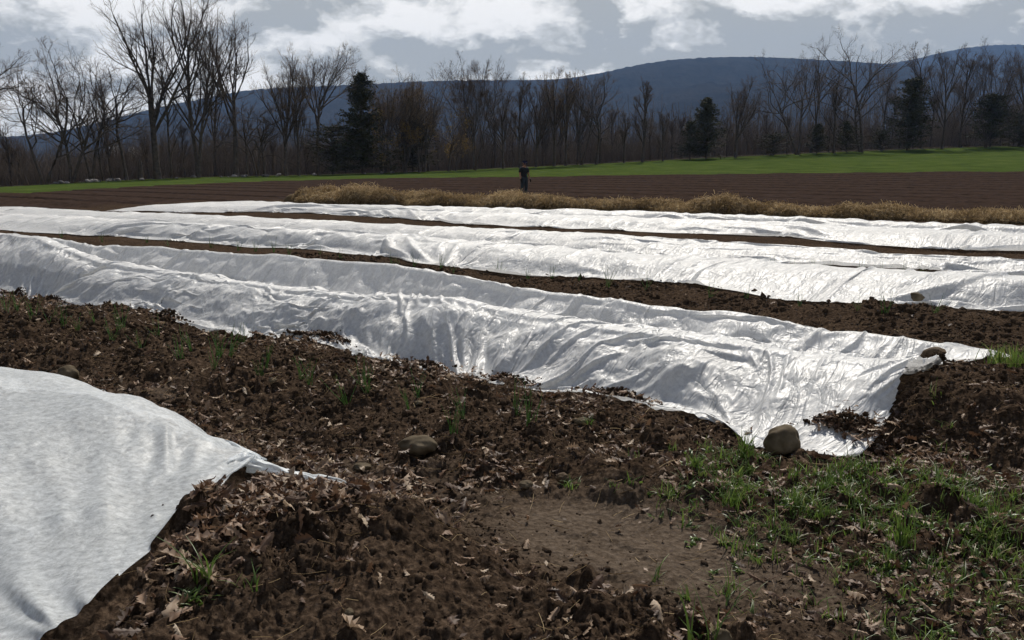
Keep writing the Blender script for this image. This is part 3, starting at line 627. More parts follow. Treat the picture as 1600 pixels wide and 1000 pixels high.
def children(rs, P, Rr, Ln, K, t0, ang, fl, fr, wander, trop, n=5, flat=0.0, tp=1.0, rmin=.008):
    N_, m, _ = P.shape
    t = t0 + (1 - t0) * rs.rand(N_, K) ** tp; t[:, 0] = .97
    q = t * (m - 1); i = np.clip(q.astype(int), 0, m - 2); f = (q - i)[..., None]; ar = np.arange(N_)[:, None]
    b = P[ar, i] * (1 - f) + P[ar, i + 1] * f; d = P[ar, i + 1] - P[ar, i]; d /= np.linalg.norm(d, axis=2, keepdims=True) + 1e-9
    r = Rr[ar, i] * (1 - f[..., 0]) + Rr[ar, i + 1] * f[..., 0]
    az = rs.rand(N_, K) * 2 * math.pi + np.arange(K) * 2.4; A = np.cross(d, rs.randn(N_, K, 3)); A /= np.linalg.norm(A, axis=2, keepdims=True) + 1e-9
    a = ang * rs.uniform(.6, 1.3, (N_, K)); a[:, 0] *= .35
    nd_ = d * np.cos(a)[..., None] + A * np.sin(a)[..., None]
    L2 = Ln[:, None] * fl * rs.uniform(.65, 1.15, (N_, K)) * (1.15 - .55 * t)
    b, nd_, L2, r = b.reshape(-1, 3), nd_.reshape(-1, 3), L2.ravel(), np.maximum(r.ravel() * fr, rmin)
    C_ = polyl(rs, b, nd_, L2, n, wander, trop); R2 = r[:, None] * np.linspace(1, .42, n)[None]
    return C_, np.maximum(R2, rmin * .7), L2
def bare_tree(seed, h, kind='vase', stems=None, lean=0.0, dens=1.0, r0=None, spread=1.0):
    rs = np.random.RandomState(seed)
    K = dict(vase=dict(tf=.36, n1=8, t1=.50, a1=.50, f1=.62, w=.10, trop=.10, n2=6, a2=.62, f2=.52),
             tall=dict(tf=.62, n1=13, t1=.28, a1=.62, f1=.60, w=.09, trop=.12, n2=7, a2=.6, f2=.52),
             oak=dict(tf=.42, n1=8, t1=.42, a1=.85, f1=.62, w=.18, trop=.05, n2=7, a2=.75, f2=.52),
             ball=dict(tf=.45, n1=10, t1=.55, a1=.62, f1=.60, w=.09, trop=.07, n2=7, a2=.65, f2=.55),
             thin=dict(tf=.72, n1=15, t1=.22, a1=.55, f1=.38, w=.08, trop=.10, n2=6, a2=.55, f2=.55),
             crook=dict(tf=.50, n1=7, t1=.30, a1=.85, f1=.55, w=.26, trop=.05, n2=6, a2=.8, f2=.55))[kind]
    r0 = r0 or h * .017; stems = stems or [(lean, 1.0)]
    B = np.zeros((len(stems), 3)); D = []; Ls = []
    for k, (ln, hs) in enumerate(stems):
        dy = rs.uniform(-.15, .15); D.append((ln, dy, 1)); Ls.append(h * K['tf'] * hs); B[k] = (0.25 * ln * (len(stems) > 1), 0, 0)
    D = np.array(D, float); D /= np.linalg.norm(D, axis=1, keepdims=True); Ls = np.array(Ls)
    P0 = polyl(rs, B, D, Ls, 9, K['w'] * .35, .03); rr = r0 * (0.72 if len(stems) > 1 else 1)
    R0 = rr * (np.linspace(1, .5, 9)[None] ** .8) * np.array([s[1] for s in stems])[:, None]; R0[:, 0] *= 1.45; P0[:, 0, 2] -= .3
    sc_ = 1.0
    P1, R1, L1 = children(rs, P0, R0, Ls / K['tf'], K['n1'], K['t1'], K['a1'] * spread, K['f1'] * .82, .62, K['w'], K['trop'], 7, rmin=.03)
    P2, R2, L2 = children(rs, P1, R1, L1, K['n2'], .22, K['a2'], K['f2'], .58, K['w'] * 1.2, K['trop'] * .8, 6, rmin=.018)
    P3_, R3, L3 = children(rs, P2, R2, L2, int(5 * dens + 1), .15, .65, .55, .6, K['w'] * 1.3, .06, 5, rmin=.010)
    P4, R4, L4 = children(rs, P3_, R3, L3, int(4 * dens + 1), .15, .65, .62, .6, .16, .05, 4, rmin=.0075)
    top = max(P1[..., 2].max(), P3_[..., 2].max()); k = h / top
    tr = [tubes(P * k, r, s) for P, r, s in ((P0, R0, 9), (P1, R1, 6), (P2, R2, 4))]; cr = [tubes(P * k, r, 3) for P, r in ((P3_, R3), (P4, R4))]
    def join(L_):
        o = 0; Vs, Fs = [], []
        for V, F in L_: Vs.append(V); Fs.append(F + o); o += len(V)
        return np.concatenate(Vs), np.concatenate(Fs)
    return join(tr), join(cr), P4[:, -1] * k
def place(px, depth):
    x = (px - 800) / FPX * cP * depth; return x, depth, float(H(np.array([x]), np.array([depth]), False)[0])
def hpx(px, top, depth, z):              # height that reaches the photo's row `top`
    return EYE + depth * ratio(top) - z
def quads(rs, P, size, aspect=1.0, flat=0.0):
    n = len(P); a = rs.randn(n, 3); a[:, 2] *= (1 - flat); a /= np.linalg.norm(a, axis=1, keepdims=True); b = np.cross(a, rs.randn(n, 3)); b /= np.linalg.norm(b, axis=1, keepdims=True)
    s = size * rs.uniform(.6, 1.4, (n, 1)); V = np.stack([P - a * s, P + b * s * .5 * aspect, P + a * s, P - b * s * .5 * aspect], 1).reshape(-1, 3)
    return V, np.arange(4 * n).reshape(-1, 4)
TG = 'trees along the far edge of the green field'
def tree(px, top, kind, label, seed, back=0.0, mat='twig', buds=False, name='bare_tree', **kw):
    D = tree_depth(px) + 1.5 + back; x, y, z = place(px, D); h = hpx(px, top, D, z) * 1.0
    (tv, tf), (cv, cf), tips = bare_tree(seed, h, kind, **kw)
    e = empty(name, (x, y, z), label, 'tree', TG)
    mesh('trunk', tv, tf, M['bark'], e); c = mesh('crown', cv, cf, M[mat], e)
    if buds:
        rs = np.random.RandomState(seed); tp = tips[(rs.rand(len(tips)) < .5) & (perlin(tips[:, 0] * .5, tips[:, 2] * .6, seed % 30) > -.05)]; tp = tp + rs.randn(*tp.shape) * .15
        V, F = quads(rs, tp, .11, 1.0); tag(mesh('buds', V, F, M['bud'], c, smooth=False), kind='stuff')
    e.rotation_euler = (0, 0, 0)
    return e
def conifer(px, top, wpx, label, seed, back=0, shape='cone', low=.06, name='evergreen_tree', n=8500):
    D = tree_depth(px) + 1.5 + back; x, y, z = place(px, D); h = hpx(px, top, D, z); w = wpx / 1486 * D / 2
    rs = np.random.RandomState(seed); e = empty(name, (x, y, z), label, 'tree' if h > 4 else 'bush', TG)
    P0 = polyl(rs, np.zeros((1, 3)), np.array([[0, 0, 1.]]), np.array([h * .97]), 9, .008, .02); P0[:, 0, 2] = -.3
    R0 = h * .018 * np.linspace(1, .15, 9)[None]
    nb = int(h * 26); t = low + (1 - low) * rs.rand(nb) ** .9
    if shape == 'cone': wr = (1 - t) ** .62 + .05
    elif shape == 'col': wr = np.sqrt(np.clip(1 - ((t - .4) / .62) ** 2, .03, 1)) * (1 - .25 * t)
    else: wr = np.sqrt(np.clip(1 - ((t - .5) / .55) ** 2, .02, 1))
    wr = wr * (1.45 * rs.uniform(.35, 1.15, nb)) 
    az = rs.rand(nb) * 2 * math.pi; L_ = w * wr
    b = np.stack([np.interp(t, np.linspace(0, 1, 9), P0[0, :, c]) for c in range(3)], 1)
    d = np.stack([np.cos(az), np.sin(az), rs.uniform(-.05, .45, nb)], 1); B = polyl(rs, b, d / np.linalg.norm(d, axis=1, keepdims=True), L_, 5, .09, .0)
    RB = .05 * np.linspace(1, .3, 5)[None] * (L_[:, None] / w + .3)
    v0, f0 = tubes(P0, R0, 8); v1, f1 = tubes(B, RB, 3); mesh('trunk', np.concatenate([v0, v1]), np.concatenate([f0, f1 + len(v0)]), M['bark'], e)
    k = rs.randint(0, nb, n); q = rs.rand(n) ** .65; iq = np.clip((q * 4), 0, 3.999); i0 = iq.astype(int); f = (iq - i0)[:, None]
    P = B[k, i0] * (1 - f) + B[k, i0 + 1] * f + rs.randn(n, 3) * np.array([.16, .16, .10]) * (.7 + w * .16)
    V, F = quads(rs, P, .12 + .006 * h, .6, .4); mesh('crown', V, F, M['needle'], e, smooth=False)
    return e

# left group, by the stone row
tree(-22, 58, 'oak', 'leafless tree at the left border of the picture, only its right branches showing', 101, back=-4, dens=1.1, lean=.1)
tree(66, 66, 'crook', 'crooked leafless tree with two trunks forking low, leftmost full tree', 102, stems=[(-.30, .85), (.42, 1.0)], dens=1.1)
tree(108, 62, 'oak', 'dark leafless tree leaning to the right just beside the low-forked one', 103, stems=[(.05, 1.0), (.35, .95)], dens=1.2)
tree(140, 78, 'oak', 'broad leafless tree with a long low limb reaching right over the stones', 104, stems=[(.28, 1.0), (-.08, .9)], dens=1.1)
tree(196, 84, 'crook', 'thin crooked leafless tree left of the tallest tree', 105, lean=-.08, dens=.9, r0=.16)
tree(245, -30, 'vase', 'tallest leafless tree, thick straight trunk and a wide vase of limbs', 106, dens=1.4, r0=.36, spread=.9)
tree(267, 108, 'thin', 'slender leafless tree just right of the thick straight trunk', 107, r0=.12)
tree(309, -36, 'tall', 'very tall leafless tree with double trunk, second of the three giants', 108, stems=[(0, 1.0), (.10, .82)], dens=1.0, r0=.30)
tree(367, -5, 'vase', 'tall leafless tree with limbs sweeping right, third of the three giants', 109, dens=1.1, r0=.27, lean=.0, spread=1.1)
tree(386, 150, 'crook', 'short crooked leafless tree under the third giant', 110, dens=.9)
tree(400, 146, 'crook', 'short leafless tree with a bent double stem right of the third giant', 111, stems=[(-.2, .9), (.25, 1.0)])
tree(412, 160, 'crook', 'small twisted leafless tree with a forked top before the blue ridge', 112)
tree(446, 62, 'tall', 'tall leafless tree with a flat tawny top left of the round-headed one', 113, dens=1.2, r0=.20, mat='twig_tan')
tree(466, 92, 'thin', 'slim leafless tree squeezed between the tawny-topped and round-headed trees', 114, r0=.14)
tree(497, 66, 'ball', 'leafless tree with a dense round head of fine twigs', 115, dens=1.5, r0=.2)
tree(15, 190, 'thin', 'small leafless tree low behind the first forked tree', 116, back=8)
tree(172, 120, 'thin', 'slender leafless tree behind the broad leaning tree', 117, back=5, r0=.12)
tree(335, 60, 'thin', 'slender tall leafless tree between the second and third giants', 118, back=6, r0=.15, dens=1.2)
# middle
conifer(567, 112, 82, 'tall dark evergreen with a pointed top left of the field middle', 201, n=13000)
conifer(520, 196, 74, 'low dark rounded evergreen at the foot of the round-headed tree', 202, shape='round', n=3200, name='evergreen_shrub')
conifer(645, 182, 70, 'dark evergreen half hidden behind budding branches', 203, shape='round', back=3, n=3600)
tree(602, 104, 'vase', 'tawny leafless tree directly right of the pointed evergreen', 119, dens=1.1, r0=.13, spread=1.2, mat='twig_tan', stems=[(-.1, .9), (.08, 1), (.2, .9)])
tree(632, 96, 'vase', 'many-stemmed tawny leafless tree with a flat fan-shaped top', 120, dens=1.15, r0=.16, spread=1.2, mat='twig_tan', stems=[(-.22, .9), (0, 1), (.1, 1), (.26, .9)])
tree(662, 102, 'vase', 'tawny leafless tree at the right side of the fan-shaped clump', 121, dens=1.1, r0=.14, spread=1.2, mat='twig_tan', stems=[(-.1, .9), (.12, 1)])
tree(612, 160, 'crook', 'small tree with bronze buds in front of the tawny clump', 122, dens=1.2, buds=True, mat='twig_tan', name='budding_tree', back=-1)
tree(655, 172, 'oak', 'wide low tree full of bronze buds before the hidden evergreen', 123, dens=1.3, buds=True, mat='twig_tan', name='budding_tree', back=-1)
tree(700, 166, 'oak', 'bronze-budding tree with a spreading limb reaching right', 124, dens=1.0, buds=True, mat='twig_tan', name='budding_tree', lean=.15)
tree(712, 210, 'crook', 'smallest bronze-budding tree near the field edge', 125, dens=.8, buds=True, mat='twig_tan', name='budding_tree')
tree(742, 82, 'vase', 'fine-twigged leafless tree with an even fan crown above the ridge', 126, dens=1.6, r0=.15, stems=[(-.12, .95), (.03, 1), (.2, .95)])
tree(786, 134, 'tall', 'leafless tree just left behind the standing person', 127, r0=.14, dens=1.2)
tree(812, 112, 'thin', 'slender leafless tree straight behind the standing person', 128, r0=.15, dens=1.3)
tree(838, 118, 'tall', 'leafless tree a little right behind the standing person', 129, r0=.14, dens=1.2)
tree(866, 104, 'tall', 'taller tawny leafless tree in the dense stand right of the person', 130, r0=.17, dens=1.4, mat='twig_tan')
tree(884, 112, 'thin', 'slim tawny leafless tree in the dense stand', 131, r0=.15, dens=1.3, mat='twig_tan')
tree(908, 106, 'vase', 'leafless tree with a leaning double trunk at the end of the dense stand', 132, r0=.17, dens=1.3, stems=[(-.05, 1.0), (.22, .95)])
tree(932, 112, 'oak', 'leafless tree with a long limb spreading right over the gap', 133, r0=.19, dens=1.1, lean=.06)
tree(1004, 118, 'thin', 'narrow leafless tree standing alone before the blue ridge', 134, r0=.2, dens=1.3)
tree(1036, 170, 'thin', 'short thin leafless tree right of the lone narrow tree', 135, r0=.12)
tree(975, 172, 'thin', 'short thin leafless tree left of the lone narrow tree', 136, r0=.12)
# right
conifer(1103, 152, 62, 'dark evergreen beside the narrow leafless tree right of the gap', 204, n=8500)
conifer(1078, 188, 44, 'smaller dark evergreen at the left foot of another evergreen', 205, n=2600)
tree(1149, 114, 'tall', 'leafless tree with an upright crown directly right of the evergreen pair', 137, r0=.2, dens=1.3)
tree(1246, 74, 'oak', 'leafless tree forking into a wide V over the green field', 138, stems=[(-.36, 1.0), (.18, 1.05)], dens=1.1, r0=.26)
tree(1266, 66, 'vase', 'leafless tree right of the wide V, its limbs leaning right', 139, back=4, dens=1.0, r0=.2, lean=.16)
tree(1302, 98, 'thin', 'slender leafless tree between the wide V and the tall branching tree', 140, r0=.16, dens=1.2)
tree(1345, 38, 'oak', 'tallest leafless tree on the right, a long limb stretching left', 141, stems=[(0, 1.0), (-.42, .72)], dens=1.1, r0=.32)
tree(1378, 92, 'vase', 'fine leafless tree right behind the tallest one on the right', 142, back=4, dens=1.2, r0=.14)
conifer(1275, 194, 40, 'small dark evergreen between the wide V and the slender tree', 206, n=2200)
conifer(1322, 190, 46, 'small dark evergreen left at the foot of the tallest right tree', 207, n=2400)
conifer(1416, 122, 66, 'dark evergreen with a broad blunt crown in the right quarter', 208, shape='col', n=10000)
tree(1437, 66, 'thin', 'tall fine leafless tree rising behind the blunt evergreen', 143, back=5, r0=.17, dens=1.4)
tree(1470, 76, 'tall', 'leafless tree between the two big evergreens at the right', 144, r0=.17, dens=1.4)
tree(1497, 66, 'thin', 'slim leafless tree left of the rightmost evergreen', 145, r0=.15, dens=1.4, back=3)
conifer(1545, 146, 74, 'rightmost evergreen, dark and wide under a fan of bare twigs', 209, shape='col', n=10000)
tree(1538, 58, 'vase', 'leafless tree fanning out above the rightmost evergreen', 146, r0=.18, dens=1.5, stems=[(-.14, .95), (.02, 1), (.18, .95)])
tree(1590, 50, 'tall', 'leafless tree at the right border of the picture', 147, r0=.2, dens=1.4)
conifer(1590, 176, 44, 'dark evergreen cut by the right border of the picture', 210, n=2400)
conifer(1208, 212, 50, 'low dark evergreen clump left of the wide V', 211, shape='round', n=1500, name='evergreen_shrub')
conifer(1375, 206, 40, 'low dark evergreen clump right of the tallest right tree', 212, shape='round', n=1500, name='evergreen_shrub')
# dead stump
def dead_stump():
    D = tree_depth(218) + 1; x, y, z = place(218, D); rs = np.random.RandomState(4)
    P0 = polyl(rs, np.zeros((1, 3)), np.array([[0.02, 0, 1.]]), np.array([2.1]), 7, .05, .02); P0[:, 0, 2] = -.2
    tv, tf = tubes(P0, np.array([[.34, .27, .25, .24, .22, .17, .05]]), 9)
    b, c = tubes(polyl(rs, P0[:, 4], np.array([[.6, 0, .8]]), np.array([.5]), 4, .1, 0), np.array([[.09, .07, .05, .02]]), 6)
    o = mesh('dead_trunk', np.concatenate([tv, b]), np.concatenate([tf, c + len(tv)]), M['bark']); o.location = (x, y, z); tag(o, 'broken dead tree trunk left of the tallest tree', 'dead tree')
dead_stump()
# more slender trees filling the stand: copies of four of their own kinds, turned and scaled
protos = []
for s, k in ((301, 'thin'), (302, 'tall'), (303, 'thin'), (304, 'vase'), (305, 'crook')):
    (tv, tf), (cv, cf), tips = bare_tree(s, 10, k, dens=1.1, r0=.13)
    me = []
    for nm, v, f, mm in (('trunk', tv, tf, 'bark'), ('crown', cv, cf, 'twig')):
        o = mesh(nm, v, f, M[mm]); me.append(o.data); bpy.data.objects.remove(o)
    protos.append(me)
rs = np.random.RandomState(55)
fill = [(p, None) for p in (30, 92, 160, 228, 290, 350, 425, 480, 540, 584, 596, 620, 650, 672, 684, 722, 731, 757, 766, 775, 797, 805, 824, 848, 857, 875, 893, 900, 920, 941, 955, 966, 1018, 1028, 1050, 1062, 1075, 1120, 1133, 1165, 1180, 1196, 1226, 1290, 1312, 1330, 1362, 1392, 1404, 1428, 1452, 1482, 1508, 1518, 1560, 1572, 1582)]
HN = [(15, 'small low tree at the far left'), (66, 'leftmost low-forked tree'), (108, 'right-leaning dark tree'), (140, 'tree with the long low limb'), (196, 'thin crooked tree'), (245, 'tallest thick-trunked tree'), (309, 'double-trunked giant'), (367, 'third giant'), (412, 'small twisted tree'), (446, 'flat tawny-topped tree'), (497, 'round-headed tree'), (567, 'pointed tall evergreen'), (602, 'leftmost tawny tree of the clump'), (632, 'fan-topped tawny tree'), (662, 'right tree of the tawny clump'), (700, 'budding tree with the spreading limb'), (742, 'even fan-crowned tree'), (786, 'tree left of the person'), (812, 'tree straight behind the person'), (838, 'tree right of the person'), (866, 'taller tawny tree of the stand'), (884, 'slim tawny tree'), (908, 'tree with leaning double trunk'), (932, 'tree with a long right limb'), (975, 'short tree before the lone narrow one'), (1004, 'lone narrow tree'), (1036, 'short tree past the lone narrow one'), (1078, 'smaller evergreen of the pair'), (1103, 'larger evergreen of the pair'), (1149, 'upright-crowned tree'), (1208, 'low evergreen left of the wide V'), (1246, 'wide V-forked tree'), (1302, 'slender tree right of the V'), (1345, 'tallest tree on the right'), (1375, 'low evergreen beside the tallest right tree'), (1416, 'blunt-crowned evergreen'), (1437, 'fine tree behind the blunt evergreen'), (1470, 'tree between the two big evergreens'), (1497, 'slim tree left of the rightmost evergreen'), (1545, 'wide rightmost evergreen'), (1590, 'tree at the right border')]
plan = []
for q, (p, _) in enumerate(fill):
    p = p + rs.uniform(-4, 4); left = p < 560
    top = rs.uniform(150, 215) if left else rs.uniform(130, 190) if p < 960 else rs.uniform(130, 205) if p > 1380 else rs.uniform(165, 215)
    D = tree_depth(p) + rs.uniform(4, 16); hx, hn = min(HN, key=lambda a: abs(a[0] - p)); plan.append(dict(p=p, top=top, D=D, me=protos[rs.randint(5)], rz=rs.uniform(0, 6.28), key=(hn, 'left' if p < hx else 'right')))
for a in plan:
    same = sorted([b['D'] for b in plan if b['key'] == a['key']]); w = '' if len(same) == 1 else ('nearer ', 'farther ')[same.index(a['D'])] if len(same) == 2 else ('nearest ', 'middle ', 'farthest ', 'rearmost ')[same.index(a['D'])]
    x, y, z = place(a['p'], a['D']); h = hpx(a['p'], a['top'], a['D'], z)
    e = empty('bare_tree', (x, y, z), '%sslender bare tree behind and %s of the %s' % (w, a['key'][1], a['key'][0]), 'tree', 'slender filler trees in the stand'); e.rotation_euler.z = a['rz']; e.scale = (h / 10,) * 3
    for nm, d in zip(('trunk', 'crown'), a['me']):
        c = bpy.data.objects.new(nm, d); C.objects.link(c); c.parent = e
# leafless undergrowth and saplings, one mass nobody could count
rs = np.random.RandomState(77); n = 15000
p = rs.uniform(-350, 1950, n); bk = rs.uniform(5, 42, n) ** 1.0; D = tree_depth(p) + bk; x = (p - 800) / FPX * cP * D; z = H(x, D, False)
hh = rs.uniform(.4, 1.0, n) ** 1.2 * np.where(p < 560, 4.6, 5.0) * (0.75 + .5 * perlin(p / 60., p * 0 + .5, 3)) + (bk * .075)
base = np.stack([x, D, z - .1], 1); d = np.stack([rs.randn(n) * .22, rs.randn(n) * .22, np.ones(n)], 1); d /= np.linalg.norm(d, axis=1, keepdims=True)
P0 = polyl(rs, base, d, hh, 4, .13, .04); R0 = rs.uniform(.012, .045, (n, 1)) * np.linspace(1, .35, 4)[None]
Pc, Rc, Lc = children(rs, P0, R0, hh, 6, .25, .6, .42, .5, .15, .05, 3, rmin=.011)
v0, f0 = tubes(P0, R0, 3); v1, f1 = tubes(Pc, Rc, 3)
tag(mesh('undergrowth', np.concatenate([v0, v1]), np.concatenate([f0, f1 + len(v0)]), M['thicket']), 'grey brown leafless undergrowth and saplings below the trees', kind='stuff')
# far woods in the valley: dense small trees reading as one mass
n = 26000; y = rs.uniform(190, 620, n); p = rs.uniform(-400, 2000, n); x = (p - 800) / FPX * cP * y; z = H(x, y, False)
hh = rs.uniform(8, 16, n); base = np.stack([x, y, z - .3], 1); d = np.stack([rs.randn(n) * .06, rs.randn(n) * .06, np.ones(n)], 1)
P0 = polyl(rs, base, d, hh, 3, .04, .03); R0 = .12 * np.linspace(1, .35, 3)[None] * np.ones((n, 1))
Pc, Rc, Lc = children(rs, P0, R0, hh, 7, .25, .6, .36, .5, .12, .05, 3, rmin=.05)
v0, f0 = tubes(P0, R0, 3); v1, f1 = tubes(Pc, Rc, 3)
tag(mesh('distant_wood', np.concatenate([v0, v1]), np.concatenate([f0, f1 + len(v0)]), M['thicket']), 'grey leafless wood in the valley below the ridge', kind='stuff')

# ------------------------------------------------------------------ stones under the left trees
def rock_mesh(seed, sx, sy, sz, sub=3, rough=.18, flat=.3):
    bm = bmesh.new(); bmesh.ops.create_icosphere(bm, subdivisions=sub, radius=1); rs = np.random.RandomState(seed); o = rs.rand(3) * 50
    V = np.array([v.co[:] for v in bm.verts]); F = np.array([[v.index for v in f.verts] for f in bm.faces]); bm.free()
    d = 1 + rough * fbm(V[:, 0] * 1.1 + o[0], V[:, 1] * 1.1 + V[:, 2] * .7 + o[1], 3, seed % 50) + rough * .6 * fbm(V[:, 2] * 1.3 + o[2], V[:, 0] * 1.3, 2, seed % 40 + 5)
    V = V * d[:, None]
    for _ in range(5):                                   # a few planed faces
        nrm = rs.randn(3); nrm /= np.linalg.norm(nrm); c = .96; s = V @ nrm; V = V - np.clip(s - c, 0, 9)[:, None] * nrm * .8
    V[:, 2] = np.where(V[:, 2] < -flat, -flat + (V[:, 2] + flat) * .2, V[:, 2])
    return V * np.array([sx, sy, sz]), F
wl = empty('stone_wall', (place(250, tree_depth(250))[0], tree_depth(250), place(250, tree_depth(250))[2]), 'tumbled row of pale field stones under the left trees', 'stone wall')
rs = np.random.RandomState(31); tm = [rock_mesh(400 + i, .42, .35, .26, 2, .25) for i in range(6)]; parts = []
spots = np.concatenate([rs.uniform(60, 620, 16), rs.normal(150, 16, 18), rs.normal(95, 10, 6), rs.uniform(330, 500, 8)])
for i, p in enumerate(spots):
    D = tree_depth(p) + rs.uniform(-1.0, 2.0); x, y, z = place(p, D); T_, F_ = tm[i % 6]; s = rs.uniform(.25, .95)
    pos = np.array([[x - wl.location.x, y - wl.location.y, z - wl.location.z + .05]]); mt = rotm(*[np.array([rs.uniform(-.4, .4)]), np.array([rs.uniform(-.4, .4)]), np.array([rs.uniform(0, 6.28)])]) * s
    V, F, _ = scatter(T_, F_, pos, mt, '', None); parts.append((V, F, {}))
V, F, _ = merge(parts); M['pale'] = simple('pale_stone', [(0.35, (0.05, 0.047, 0.045)), (0.62, (0.30, 0.28, 0.27))], 1.2, .9, .01); mesh('stones', V, F, M['pale'], wl)

# two small white farm buildings in the valley
def farm(px, py, dist, w, dpt, h, label):
    d = ray(px, py); t = dist / d[1]; x, y, z = d[0] * t, dist, EYE + d[2] * t
    zb = z - h; e = empty('farmhouse', (x, y, zb), label, 'house', 'distant farm buildings')
    W, D_ = w / 2, dpt / 2
    Vw = [(-W, -D_, -6), (W, -D_, -6), (W, D_, -6), (-W, D_, -6), (-W, -D_, h), (W, -D_, h), (W, D_, h), (-W, D_, h), (-W, 0, h * 1.5), (W, 0, h * 1.5)]
    mesh('wall', Vw, [np.array([[0, 1, 5, 4], [2, 3, 7, 6]]), np.array([[3, 0, 4, 8, 7], [1, 2, 6, 9, 5]])], M['paint'], e, smooth=False)
    k = .4; Vr = [(-W - k, -D_ - k, h - .15), (W + k, -D_ - k, h - .15), (W + k, 0, h * 1.5 + .15), (-W - k, 0, h * 1.5 + .15), (-W - k, D_ + k, h - .15), (W + k, D_ + k, h - .15)]
    mesh('roof', Vr, np.array([[0, 1, 2, 3], [3, 2, 5, 4]]), M['roof'], e, smooth=False)
    for wx in (-.3, .3):
        q = [(wx * w - .6, -D_ - .04, h * .35), (wx * w + .6, -D_ - .04, h * .35), (wx * w + .6, -D_ - .04, h * .75), (wx * w - .6, -D_ - .04, h * .75)]
        mesh('window', q, np.array([[0, 1, 2, 3]]), M['dark'], e, smooth=False)
M['paint'] = simple('white_paint', [(0.3, (.7, .7, .7)), (0.7, (.8, .8, .8))], 2); M['roof'] = simple('roof', [(0.3, (.2, .2, .21)), (0.7, (.3, .3, .31))], 2); M['dark'] = simple('window_dark', [(0.3, (.03, .03, .035)), (0.7, (.05, .05, .055))], 2)
farm(180, 231, 660, 6.0, 5, 2.2, 'tiny white farmhouse in the valley left of the tallest tree')
farm(208, 233, 690, 4.5, 5, 2.0, 'tiny white shed in the valley right of the farmhouse')

# ------------------------------------------------------------------ straw heaped along the row beyond the covers
def straw():
    rs = np.random.RandomState(21)
    ed = [(-9.17, 36.6), (-3, 33.4), (4.17, 29.6), (9, 27.0), (13.97, 24.6), (19, 21.5)]
    pts = np.array([ground_hit(px, py)[:2] for px, py in ((452, 316), (700, 322), (1000, 332), (1300, 341), (1600, 350))]); pts = np.concatenate([pts, [pts[-1] + (pts[-1] - pts[-2])]])
    d = np.diff(pts, axis=0); cl = np.concatenate([[0], np.cumsum(np.linalg.norm(d, axis=1))]); Lt = cl[-1]
    nrm = np.array([cU, sU]); 
    nl = int(Lt * 2.8); cs = (np.arange(nl) + rs.rand(nl)) * Lt / nl; hs = rs.uniform(.30, .70, nl) * (.8 + .35 * perlin(cs * .5, cs * 0, 8)) * (1 - .42 * (cs / Lt)); ws = rs.uniform(.4, 1.2, nl); off = rs.uniform(.1, 1.0, nl)
    n = 190000; k = rs.randint(0, nl, n); th = rs.rand(n) * 2 * math.pi; ph = np.arccos(rs.rand(n)); r = 1 - .25 * rs.rand(n) ** 2
    du_ = r * np.sin(ph) * np.cos(th) * ws[k]; dv_ = r * np.sin(ph) * np.sin(th) * .62; dz = r * np.cos(ph) * hs[k]
    s = np.clip(cs[k] + du_, 0, Lt); cx = np.interp(s, cl, pts[:, 0]) + nrm[0] * (off[k] + dv_); cy = np.interp(s, cl, pts[:, 1]) + nrm[1] * (off[k] + dv_)
    z = H(cx, cy, False) + dz * (1 + .15 * rs.randn(n)) + .02
    P = np.stack([cx, cy, z + .02 * rs.rand(n)], 1)
    # strands sweep over each heap, drooping down its side
    cc = np.stack([np.interp(cs[k], cl, pts[:, 0]) + nrm[0] * off[k], np.interp(cs[k], cl, pts[:, 1]) + nrm[1] * off[k], P[:, 2] * 0 - .15], 1)
    g = P - cc; g[:, 2] = 0; g /= np.linalg.norm(g, axis=1, keepdims=True) + 1e-6; a = g * .6 + rs.randn(n, 3) * .6; a[:, 2] -= .55 * np.sin(ph); a /= np.linalg.norm(a, axis=1, keepdims=True)
    L_ = rs.uniform(.08, .32, (n, 1)); b = np.cross(a, rs.randn(n, 3)); b /= np.linalg.norm(b, axis=1, keepdims=True); w = rs.uniform(.003, .007, (n, 1))
    mid = P + rs.randn(n, 3) * .012 + np.array([0, 0, .015])
    V = np.stack([P - a * L_ * .5 - b * w, P - a * L_ * .5 + b * w, mid + b * w, mid - b * w, P + a * L_ * .5 + b * w, P + a * L_ * .5 - b * w], 1).reshape(-1, 3)
    o = np.arange(n)[:, None] * 6; F = np.concatenate([o + np.array([[0, 1, 2, 3]]), o + np.array([[3, 2, 4, 5]])])
    tint = np.repeat(np.clip(rs.rand(n) * .8 + .25 * perlin(s * 1.2, s * 0 + 2, 2), 0, 1), 6)
    # core that closes the heap
    parts = [(V, F, {'tint': tint})]
    T_, F_ = rock_mesh(77, 1, 1, 1, 3, .2, .1); pos = np.stack([np.interp(cs, cl, pts[:, 0]) + nrm[0] * off, np.interp(cs, cl, pts[:, 1]) + nrm[1] * off, cs * 0], 1); pos[:, 2] = H(pos[:, 0], pos[:, 1], False) - .02
    rz = rotm(cs * 0, cs * 0, cs * 0 + RA + math.pi / 2) * np.stack([ws * .9, ws * 0 + .52, hs * .86], 1)[:, None, :]
    V2, F2, _ = scatter(T_, F_, pos, rz, '', None); parts.append((V2, F2, {'tint': np.full(len(V2), .12)}))
    V, F, A = merge(parts); tag(mesh('straw_mulch', V, F, M['straw'], smooth=False, attrs=A), 'golden dry straw heaped in a long lumpy row beyond the covers', kind='stuff')
straw()

